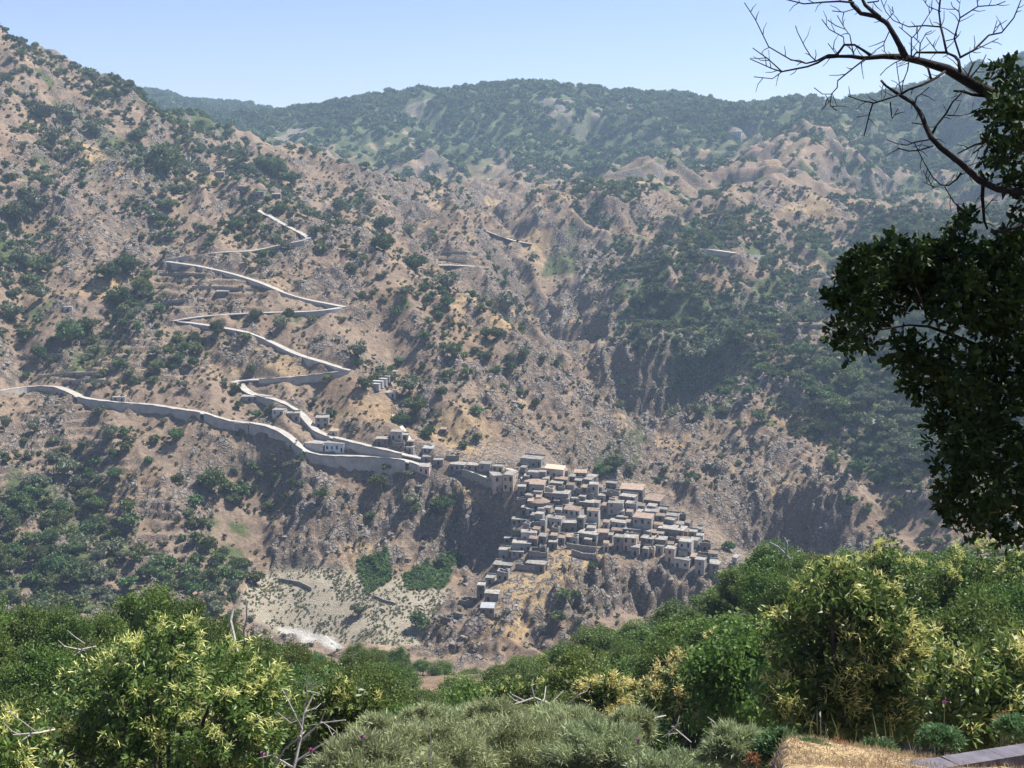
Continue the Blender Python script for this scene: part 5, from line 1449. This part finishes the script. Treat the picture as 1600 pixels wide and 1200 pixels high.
bush(1175,1190,11.8,24,40,13,"rust-brown dried weed left of the dry bank", 150, 0.05, 0.012, M_RUST, "dried_weed")

# ------------------------------------------------------------------ dead branches
def branch_thing(name, polys, D, label, mat, cat="branch", group=None, depth_seed=1, dvar=0.5):
    """polys: lists of (column, row, thickness px)"""
    rr = random.Random(depth_seed); m = MB(); o = None
    for pl in polys:
        d0 = D + rr.uniform(-dvar, dvar); d1 = D + rr.uniform(-dvar, dvar)
        pts = [at(q[0], q[1], d0 + (d1 - d0) * i / max(len(pl) - 1, 1)) for i, q in enumerate(pl)]
        if o is None: o = pts[0]
        m.tube([tuple(p - o) for p in pts], [q[2] * 0.72 * D / F / 2 for q in pl], 5)
        for (qa, qb, pa, pb) in zip(pl, pl[1:], pts, pts[1:]):    # side twigs
            if name == 'dead_branch' and rr.random() < 0.8:
                c_ = pa + (pb - pa) * rr.random(); L_ = np.linalg.norm(pb - pa) * rr.uniform(.4, .8); g_ = np.array([rr.gauss(0, 1), rr.gauss(0, .5), rr.gauss(.4, .8)]); g_ /= np.linalg.norm(g_)
                h_ = c_ + g_ * L_ * .5; e_ = h_ + (g_ + np.array([rr.gauss(0, .4), 0, rr.gauss(0, .4)])) * L_ * .5
                m.tube([tuple(c_ - o), tuple(h_ - o), tuple(e_ - o)], [1.6 * D / F / 2, 1.3 * D / F / 2, .8 * D / F / 2], 4)
    t = m.build(name, mat, None, tuple(o))
    return tag(t, label, cat, group)
branch_thing("dead_branch", [[(450,1230,9),(462,1190,8),(470,1150,6),(475,1115,5),(490,1085,3)],[(470,1150,6),(445,1170,4),(425,1205,4)],[(468,1160,6),(500,1130,4),(540,1125,3)],[(472,1140,5),(450,1095,3),(440,1075,2)],[(500,1130,4),(508,1112,2)],[(462,1190,6),(500,1165,4),(520,1155,3),(545,1160,2)],[(458,1200,6),(425,1180,4),(405,1185,3)],[(455,1130,4),(432,1112,3)],[(515,1175,4),(520,1150,3),(512,1135,2)],[(475,1115,4),(480,1090,2),(478,1070,2)]],
             19, "bleached dead branches in front of the young chestnut at lower left", M_DEADWOOD)
branch_thing("dead_branch", [[(805,1100,5),(835,1090,5),(860,1100,4),(880,1080,3)],[(835,1090,4),(830,1070,3)],[(860,1100,4),(875,1110,3),(905,1085,2)],[(800,1085,3),(820,1095,3)],[(850,1095,3),(853,1072,2)]], 34, "grey bare branches left of the small flowering tree", M_DEADWOOD)
branch_thing("dead_branch", [[(1000,1130,6),(1010,1125,5),(1030,1120,4),(1040,1118,3)],[(1040,1150,4),(1060,1130,4),(1055,1140,3)],[(1110,1200,6),(1120,1160,5),(1118,1130,4),(1105,1120,2)],[(1050,1135,4),(1080,1160,3)],[(1005,1120,3),(1000,1105,2)]], 20, "pale dead branches under the yellow flowering chestnut", M_DEADWOOD)
branch_thing("dead_tree", [[(370,1020,10),(365,995,9),(360,970,8),(364,952,6)],[(383,1020,6),(381,985,5),(386,965,4),(384,935,3)]], 48, "two bleached bare poles standing out of the left wood", M_DEADWOOD, "tree")
branch_thing("dead_branch", [[(1240,880,8),(1228,868,7),(1215,855,6),(1203,848,4)],[(1228,868,6),(1230,850,4),(1226,840,3)],[(1235,875,5),(1246,862,3)]], 128, "bleached forked branch on top of the right-hand wood", M_DEADWOOD)
branch_thing("dead_branch", [[(100,1010,3),(125,1015,4),(150,1010,4)],[(125,1015,3),(140,998,2)],[(128,1016,3),(115,1025,2)]], 50, "thin grey dead twigs left of the big chestnut", M_DEADWOOD)
branch_thing("dead_branch", [[(20,1148,3),(60,1145,5),(85,1140,6)],[(60,1145,4),(45,1135,3)],[(50,1146,3),(30,1160,2)]], 22, "grey twiggy branch at the left edge", M_DEADWOOD)

# ------------------------------------------------------------------ dry bank, kerb, thistles
M_KERB = simple_mat("purple_grey_stone", (0.075, 0.07, 0.085), (0.15, 0.14, 0.165), 3, 0.9, bump=0.02)
def kerb():
    P = [at(1400, 1216, 10.2), at(1500, 1199, 10.8), at(1640, 1176, 11.5)]
    o = Vector(P[0]); k = 0
    for a, b in zip(P, P[1:]):
        a, b = Vector(a), Vector(b)
        n = 1 if k == 0 else 2
        for i in range(n):
            s, e = a.lerp(b, i / n), a.lerp(b, (i + 1) / n - 0.006)
            d = (e - s).normalized(); q = Vector((-d.y, d.x, 0)).normalized()
            v = []
            for zz in (-0.4, 0.02):
                for (w, pt) in ((0, s), (0, e), (0.22, e), (0.22, s)): v.append(tuple(pt + q * w + Vector((0, 0, zz)) - s))
            t = MB().add(v, boxv(0, 1, 0, 1, 0, 1)[1]).build("kerb_stone", M_KERB, None, s)
            tag(t, ["leftmost purple-grey kerb stone at the bottom right", "middle kerb stone at the bottom right corner", "right kerb stone at the picture's edge"][k], "kerb", "kerb stones"); k += 1
kerb()
# straw grass on the bank
r = np.random.default_rng(31)
n = 26000
gx = r.uniform(2.3, 8, n); gy = r.uniform(9, 14.5, n)
gz_ = sample(GZ, gx, gy)
d = np.c_[r.normal(0, .5, n), r.normal(0, .5, n), np.ones(n)]; d /= np.linalg.norm(d, axis=1)[:, None]
Q = leaf_quads(np.c_[gx, gy, gz_ - 0.01], d, r.uniform(0.03, 0.10, n), 0.006, r)
M_STRAW = leaf_mat("straw_blades", (0.30, 0.23, 0.14), (0.50, 0.41, 0.26), 0.25, 0.8, 0.05, 2, 0.01)
tag(obj("dry_grass", quads_mesh("dry_grass", Q, 4, M_STRAW)), "short straw-coloured dry grass on the bank at the bottom right", "grass", kind="stuff")
# tall weeds with pale stems in front of the dark wood
n = 70
gx = r.uniform(2.4, 4.6, n); gy = r.uniform(11.5, 14, n); gz_ = sample(GZ, gx, gy)
Q = leaf_quads(np.c_[gx, gy, gz_], np.c_[r.normal(0, .25, n), r.normal(0, .25, n), np.ones(n)], r.uniform(0.15, 0.5, n), 0.008, r)
tag(obj("tall_weeds", quads_mesh("tall_weeds", Q, 4, leaf_mat("weed_stems", (0.16, 0.17, 0.08), (0.36, 0.33, 0.18), 0.2, 0.8, 0.05, 3, 0.02))), "tall thin weed stems along the edge of the bank", "grass", kind="stuff")
M_STEM = simple_mat("thistle_stem", (0.12, 0.15, 0.08), (0.22, 0.25, 0.14), 5, 0.8)
M_THIST = simple_mat("thistle_purple", (0.36, 0.10, 0.30), (0.58, 0.24, 0.48), 30, 0.8)
def thistle(u, v, D, label, len_px=90):
    p = Vector(at(u, v, D)); h = len_px / F * D
    t = empty("thistle", p - Vector((0, 0, h)))
    MB().tube([(0.03, 0, -0.6), (0.01, 0, h * .5), (0, 0, h)], [0.006, 0.005, 0.004], 5).build("stem", M_STEM, t)
    rr = np.random.default_rng(int(u))
    dd = rand_unit(60, rr); dd[:, 2] = np.abs(dd[:, 2]) + 0.25; dd /= np.linalg.norm(dd, axis=1)[:, None]
    obj("flower_head", quads_mesh("flower_head", leaf_quads(np.zeros((60, 3)) + [0, 0, h], dd, 0.035, 0.012, rr), 4, M_THIST), t)
    mb = MB(); mb.tube([(0, 0, h - .03), (0, 0, h - .015), (0, 0, h + .008)], [0.006, 0.017, 0.013], 7); mb.build("flower_base", M_STEM, t)
    tag(t, label, "thistle", "thistles")
thistle(410, 1178, 12, "leftmost purple thistle head at the bottom"); thistle(486, 1173, 11, "largest purple thistle head by the dead branches")
thistle(566, 1152, 12, "thistle at the left of the grey-green bushes"); thistle(997, 1158, 12, "thistle at the right of the grey-green bushes"); thistle(1476, 1098, 14, "small purple thistle above the spurge on the bank")
for i, (u, v, l) in enumerate([(672,1145,90),(645,1175,60),(1045,1150,90),(1282,1120,90)]):
    branch_thing("dry_stalk", [[(u + 4, v + l, 1.6), (u + 1, v + l * .5, 1.5), (u, v, 1.2)], [(u, v, 3), (u - 1, v - 4, 4), (u, v - 8, 1.5)], [(u + 2, v + l * .6, 1), (u + 9, v + l * .3, 1), (u + 11, v + l * .22, 2.4)]], 12.5, "dry seed stalk " + ["above the bushes left of centre", "near the left thistle", "at the right end of the bushes", "before the right chestnut's shade", "left of the red weed", "on the bank below the right chestnut"][i], M_DEADWOOD, "plant", "dry stalks", i, 0.1)

# ------------------------------------------------------------------ the dark oak leaning in from the right
M_OAKSHADE = leaf_mat("shade_toned_oak_leaves", (0.012, 0.026, 0.007), (0.042, 0.075, 0.018), 0.2, 0.6, 0.05, 2.0, 0.01, 0.15)  # near-black leaf colour carries the backlit shade of this crown
M_OAKBARK = simple_mat("shade_toned_oak_bark", (0.010, 0.008, 0.008), (0.028, 0.023, 0.02), 14, 0.95, bump=0.01)  # bark toned near black, the limbs' shade put into the colour
OD = 7.0
OAKB = [
 [(1900,330,110),(1760,250,70),(1660,205,40),(1600,172,28),(1560,153,26),(1510,125,22),(1480,108,18),(1440,96,14),(1410,89,13),(1380,88,10),(1350,91,8),(1330,88,7),(1310,88,6),(1290,90,5),(1278,98,4),(1262,104,3.5),(1221,112,3),(1206,107,2.2),(1172,92,1.2)],
 [(1222,112,2.6),(1200,92,2),(1176,75,1.2)],[(1222,112,2),(1207,123,1.6),(1178,120,1)],
 [(1305,88,6),(1312,80,5),(1319,70,4.5),(1335,70,4),(1348,78,4.5),(1360,86,6)],
 [(1310,86,4.5),(1294,86,4),(1276,95,3.5),(1260,99,3),(1235,93,2.5),(1201,73,2.2),(1180,30,1.8),(1163,4,1.2)],
 [(1276,96,2.5),(1267,88,2.2),(1258,74,2),(1246,50,1.6),(1243,40,1)],[(1319,70,2.6),(1318,58,2),(1296,46,1.8),(1284,30,1)],
 [(1334,88,2.4),(1328,55,2),(1321,46,1.6),(1308,24,1)],[(1321,46,1.6),(1306,40,1.4),(1293,31,1)],[(1306,84,1.6),(1294,68,1)],
 [(1352,92,3.2),(1335,105,2.8),(1309,126,2.4),(1308,137,2.2),(1299,147,2.2),(1297,165,1.8),(1308,173,1.2)],[(1299,147,1.8),(1285,147,1.5),(1272,137,1)],[(1290,149,1.2),(1296,160,1)],
 [(1415,88,12),(1400,60,10.5),(1386,36,9),(1368,25,9),(1345,21,7.5),(1332,8,7),(1322,-14,7)],[(1374,27,8),(1352,8,6.5),(1342,-14,6)],[(1334,4,4),(1312,2,3.6),(1292,3,3),(1256,6,2.4),(1228,-1,2)],[(1335,14,2),(1318,19,1.8),(1300,17,1)],
 [(1356,4,3),(1372,2,2.4),(1376,-10,2)],[(1384,34,2),(1396,20,1.4),(1394,10,1)],[(1389,50,2.2),(1381,68,1.8),(1382,80,1.4)],
 [(1500,112,7),(1498,95,6),(1492,88,5.5),(1478,82,5),(1450,82,4.5),(1432,82,3.8),(1425,90,3)],
 [(1479,82,5),(1474,58,4.5),(1470,42,4.2),(1467,18,3.6),(1470,-8,3.2)],[(1470,42,3.2),(1445,40,2.8),(1420,42,2.2),(1396,32,1.8),(1384,18,1.5),(1376,-2,1.2)],[(1470,18,2),(1450,10,1.8),(1440,-4,1.3)],
 [(1500,90,4.6),(1522,78,4),(1545,55,3.5),(1565,51,3),(1584,28,2.4),(1597,-4,1.8)],[(1520,80,2.2),(1560,60,1.5)],[(1552,52,1.8),(1558,32,1)],
 [(1500,88,4),(1491,60,3.4),(1500,28,3),(1528,10,2.4),(1556,8,1.8),(1571,2,1.4)],[(1500,28,2.4),(1498,16,2),(1502,-6,1.6)],[(1498,18,1.8),(1488,10,1.6),(1486,3,1)],[(1528,10,2),(1526,-5,1.6)],[(1494,56,2),(1480,46,1.8),(1472,42,1.6)],
 [(1424,88,3),(1424,60,2.4),(1434,50,2),(1458,12,1.4)],[(1424,58,2),(1405,42,1.5)],[(1436,90,2.8),(1438,68,2.2),(1447,52,1.8),(1456,48,1)],[(1465,82,2),(1447,58,1.5)],[(1438,68,1.8),(1428,58,1.4)],[(1478,64,2),(1494,60,1.6),(1499,54,1)],
 [(1476,112,5.5),(1462,122,5),(1440,133,4.6),(1420,140,4),(1408,147,4)],[(1455,124,4.5),(1450,106,4)],[(1421,90,3),(1418,110,2.4),(1411,128,2.2),(1409,146,2)],[(1408,146,1.8),(1402,110,1.4),(1401,96,1)],[(1412,92,2.2),(1398,98,2),(1385,107,1.6),(1375,118,1)],
 [(1510,124,3.6),(1519,103,4.5),(1524,95,2)],[(1517,120,3),(1534,100,2.2),(1541,85,1.4)],
 [(1377,126,4.5),(1384,134,5),(1405,148,6.5),(1428,162,7.5),(1440,180,8.5),(1446,196,9),(1455,215,10),(1470,231,10),(1500,254,11),(1530,282,12),(1560,296,12),(1610,302,13),(1720,300,30),(1820,320,50),(1900,360,90)],
 [(1406,148,3.4),(1385,155,3),(1366,161,3),(1345,157,2.2),(1325,150,1.4)],[(1364,161,3),(1359,176,2.8),(1350,213,1.8)],[(1356,180,1.8),(1339,183,1)],[(1391,160,2.6),(1393,178,2.4),(1394,186,1.6),(1403,170,1.2)],
 [(1455,212,5),(1464,195,4),(1478,178,4),(1488,160,3),(1508,140,1.8)],[(1480,180,2.6),(1500,181,2),(1518,177,2),(1521,160,1.2)],[(1429,164,3),(1432,152,2),(1445,142,1.6),(1452,136,1)],
 [(1452,218,2.8),(1430,222,2.6),(1416,227,2),(1400,224,1.6),(1385,218,1.2)],[(1458,228,3.4),(1436,235,3),(1420,236,2.6),(1402,231,1.6)],[(1441,194,3.2),(1425,192,2.4)],
 [(1428,222,2),(1444,254,2),(1458,278,2.2),(1470,289,2.4),(1482,290,3),(1495,280,3.4),(1502,270,5)],[(1470,289,2),(1458,294,1.8),(1442,266,1.2)],[(1476,292,2),(1490,315,2),(1510,340,1.6)],
 [(1536,286,7),(1535,310,6.5),(1538,345,5.5),(1543,358,4)],[(1536,330,2),(1552,310,1.6)],[(1620,335,9),(1590,354,7.5),(1570,361,7),(1548,362,6)],[(1572,358,3),(1588,320,2.4),(1600,305,2)],
 [(1760,250,30),(1640,245,16),(1590,234,13),(1560,222,11),(1545,221,8),(1524,226,4),(1496,240,2.2)],[(1545,221,4),(1520,240,2.5)],[(1549,150,9),(1520,148,6),(1505,143,5),(1490,142,4)],
 [(1900,620,80),(1700,590,30),(1620,560,14),(1540,546,9),(1490,524,7),(1450,510,5),(1420,508,4),(1370,516,3),(1330,535,2)],[(1490,524,4),(1470,560,3),(1450,600,2)],[(1448,500,4),(1444,480,4),(1430,450,3)],[(1400,515,3),(1370,500,2.5),(1345,470,2)],[(1540,546,5),(1560,470,4),(1545,420,3)],[(1360,445,3),(1362,425,3)],
 [(1720,720,40),(1620,690,14),(1560,690,9),(1510,720,5),(1480,780,3)],[(1700,430,30),(1620,420,12),(1540,410,8),(1470,400,5),(1420,400,3)]]
def dark_oak():
    rr = np.random.default_rng(77)
    tx = at(1930, 600, OD + 1.5); gz = ground_z(tx[0], OD + 1.5)
    t = empty("oak_tree", (tx[0], OD + 1.5, gz)); o = np.array([tx[0], OD + 1.5, gz])
    mb = MB()
    top = at(1930, -500, OD + 1.5)
    mb.tube([(0, 0, -1), (0.03, 0, 0.5), (0, 0.02, (top[2] - gz) * .5), tuple(top - o)], [0.42, 0.33, 0.26, 0.12], 10)
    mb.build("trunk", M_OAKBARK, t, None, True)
    k = 0
    for pl in OAKB:
        m = MB(); d0 = OD + rr.uniform(-.25, .25) + (0.9 if pl[0][0] > 1700 else 0); d1 = OD + rr.uniform(-.3, .3)
        pts = []
        # refine with slight kinks
        for i, q in enumerate(pl):
            f = i / (len(pl) - 1); pts.append((at(q[0], q[1], d0 + (d1 - d0) * min(1, f * 2)), q[2]))
        m.tube([tuple(p - o) for p, w in pts], [max(w * 0.82, 1.3) * OD / F / 2 for p, w in pts], 6)
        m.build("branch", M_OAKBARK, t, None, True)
    # fine twigs springing from the bare branches
    m = MB()
    for pl in OAKB:
        if pl[0][1] > 420 or min(q[0] for q in pl) > 1600: continue
        for a, b in zip(pl, pl[1:]):
            if a[0] > 1600 or a[2] > 14: continue
            for _ in range(int(math.dist(a[:2], b[:2]) / 24 + rr.uniform(0, 0.9))):
                f = rr.uniform(0, 1); u0, v0 = a[0] + (b[0] - a[0]) * f, a[1] + (b[1] - a[1]) * f
                an = math.atan2(b[1] - a[1], b[0] - a[0]) + rr.choice([-1, 1]) * rr.uniform(0.5, 1.1); ln = rr.uniform(9, 30)
                u1, v1 = u0 + math.cos(an) * ln * .5, v0 + math.sin(an) * ln * .5; an += rr.uniform(-.5, .5)
                u2, v2 = u1 + math.cos(an) * ln * .5, v1 + math.sin(an) * ln * .5
                dd = OD + rr.uniform(-.1, .1)
                m.tube([tuple(at(u0, v0, OD) - o), tuple(at(u1, v1, dd) - o), tuple(at(u2, v2, dd) - o)], [1.5 * OD / F / 2, 1.2 * OD / F / 2, 0.8 * OD / F / 2], 4)
    tag(m.build("twigs", M_OAKBARK, t), kind="stuff")
    # leaf lobes: column, row, radius px, leaves
    LOBES = [(1575,120,34,40),(1590,150,40,40),(1560,165,26,24),(1600,200,46,50),(1570,195,30,24),(1560,235,28,24),(1598,250,46,44),(1570,265,30,20),(1600,300,36,20),
      (1345,410,26,46),(1322,440,24,40),(1360,440,36,70),(1310,470,18,26),(1335,485,34,56),(1320,520,28,36),(1370,490,26,34),(1398,395,34,70),(1390,430,40,90),(1430,410,36,80),(1460,400,36,70),(1420,450,44,100),(1465,440,46,110),(1500,410,36,70),(1500,365,22,30),(1512,345,20,24),(1530,420,46,110),(1570,400,40,90),(1600,390,50,110),(1510,460,50,120),(1560,460,54,130),(1610,460,54,110),(1480,480,34,50),(1550,510,40,70),(1600,520,50,90),
      (1350,540,18,14),(1330,550,14,8),(1410,540,24,30),(1430,560,34,50),(1400,560,16,12),(1470,560,38,56),(1420,590,26,26),(1450,600,34,44),(1500,590,50,100),(1550,570,46,90),(1600,580,56,130),(1480,630,40,70),(1530,640,56,140),(1590,650,60,150),(1470,660,26,34),(1500,690,44,90),(1550,710,60,150),(1610,720,60,140),(1490,740,36,60),(1520,770,46,90),(1480,785,28,40),(1570,780,56,130),(1620,790,50,110),(1505,815,26,34),(1550,825,30,40),(1600,830,34,40),
      (1660,460,70,110),(1680,600,80,130),(1690,740,80,120),(1670,330,60,50),(1700,200,70,70)]
    P, Dr = [], []
    for (u, v, r_, n) in LOBES:
        c = at(u, v, OD + rr.uniform(-.3, .5)); R = r_ / F * OD
        n = int(n * (5.2 if v < 560 else 4.4))
        nt = max(2, n // 7)                          # twig ends carrying tufts of leaves
        tw = c + rand_unit(nt, rr) * (rr.uniform(0, 1, nt) ** 0.4)[:, None] * R * np.array([1, 1.5, 1])
        k = rr.integers(0, nt, n)
        P.append(tw[k] + rr.normal(0, 0.012, (n, 3)))
        Dr.append((tw[k] - c) / (R + 1e-6) * 0.35 + rr.normal(size=(n, 3)) * 0.65 + [0, 0, 0.1])
    # the rest of the crown, out to the right and overhead
    for i in range(150):
        u, v = rr.uniform(1760, 2900), rr.uniform(-900, 850)
        c = at(u, v, OD + rr.uniform(-1.5, 3.5)); n = 70
        P.append(c + rand_unit(n, rr) * (rr.uniform(0, 1, n) ** .4)[:, None] * 0.42); Dr.append(rr.normal(size=(n, 3)))
    P = np.concatenate(P); Dr = np.concatenate(Dr); Dr /= np.linalg.norm(Dr, axis=1)[:, None]
    n = len(P); s = np.cross(Dr, rand_unit(n, rr)); s /= np.linalg.norm(s, axis=1)[:, None]; nn = np.cross(s, Dr)
    L = rr.uniform(0.038, 0.066, n)[:, None]; Wd = L * rr.uniform(0.40, 0.52, n)[:, None]
    # lobed blade: eight outline points with a little fold
    prof = [(0, 0, 0), (0.3, 0.42, 0.05), (0.42, 0.34, 0.03), (0.62, 0.5, 0.06), (0.74, 0.36, 0.03), (1.0, 0.0, -0.08), (0.74, -0.36, 0.03), (0.62, -0.5, 0.06), (0.42, -0.34, 0.03), (0.3, -0.42, 0.05)]
    V = np.stack([P + Dr * L * a + s * Wd * b + nn * L * c for a, b, c in prof], 1) - o
    obj("leaves", quads_mesh("leaves", V, len(prof), M_OAKSHADE), t)
    tag(t, "dark oak leaning in from the right with bare twigs against the sky", "tree")
dark_oak()
# ------------------------------------------------------------------ the hot summer haze in the valley
hz_v, hz_f = boxv(-2700, 2700, -40, 3950, GZ.min() - 3, max(GZ.max() + 25, 60))
hm = bpy.data.materials.new("haze_air"); hm.use_nodes = True
hn = hm.node_tree.nodes; hn.clear()
pv = hn.new("ShaderNodeVolumePrincipled"); ho = hn.new("ShaderNodeOutputMaterial")
pv.inputs["Color"].default_value = (0.54, 0.76, 1.0, 1); pv.inputs["Density"].default_value = 0.00014; pv.inputs["Anisotropy"].default_value = 0.15
hm.node_tree.links.new(pv.outputs[0], ho.inputs["Volume"])
haze = obj("haze", new_mesh("haze", hz_v, hz_f, hm)); tag(haze, "thin blue summer haze filling the valley", kind="stuff")
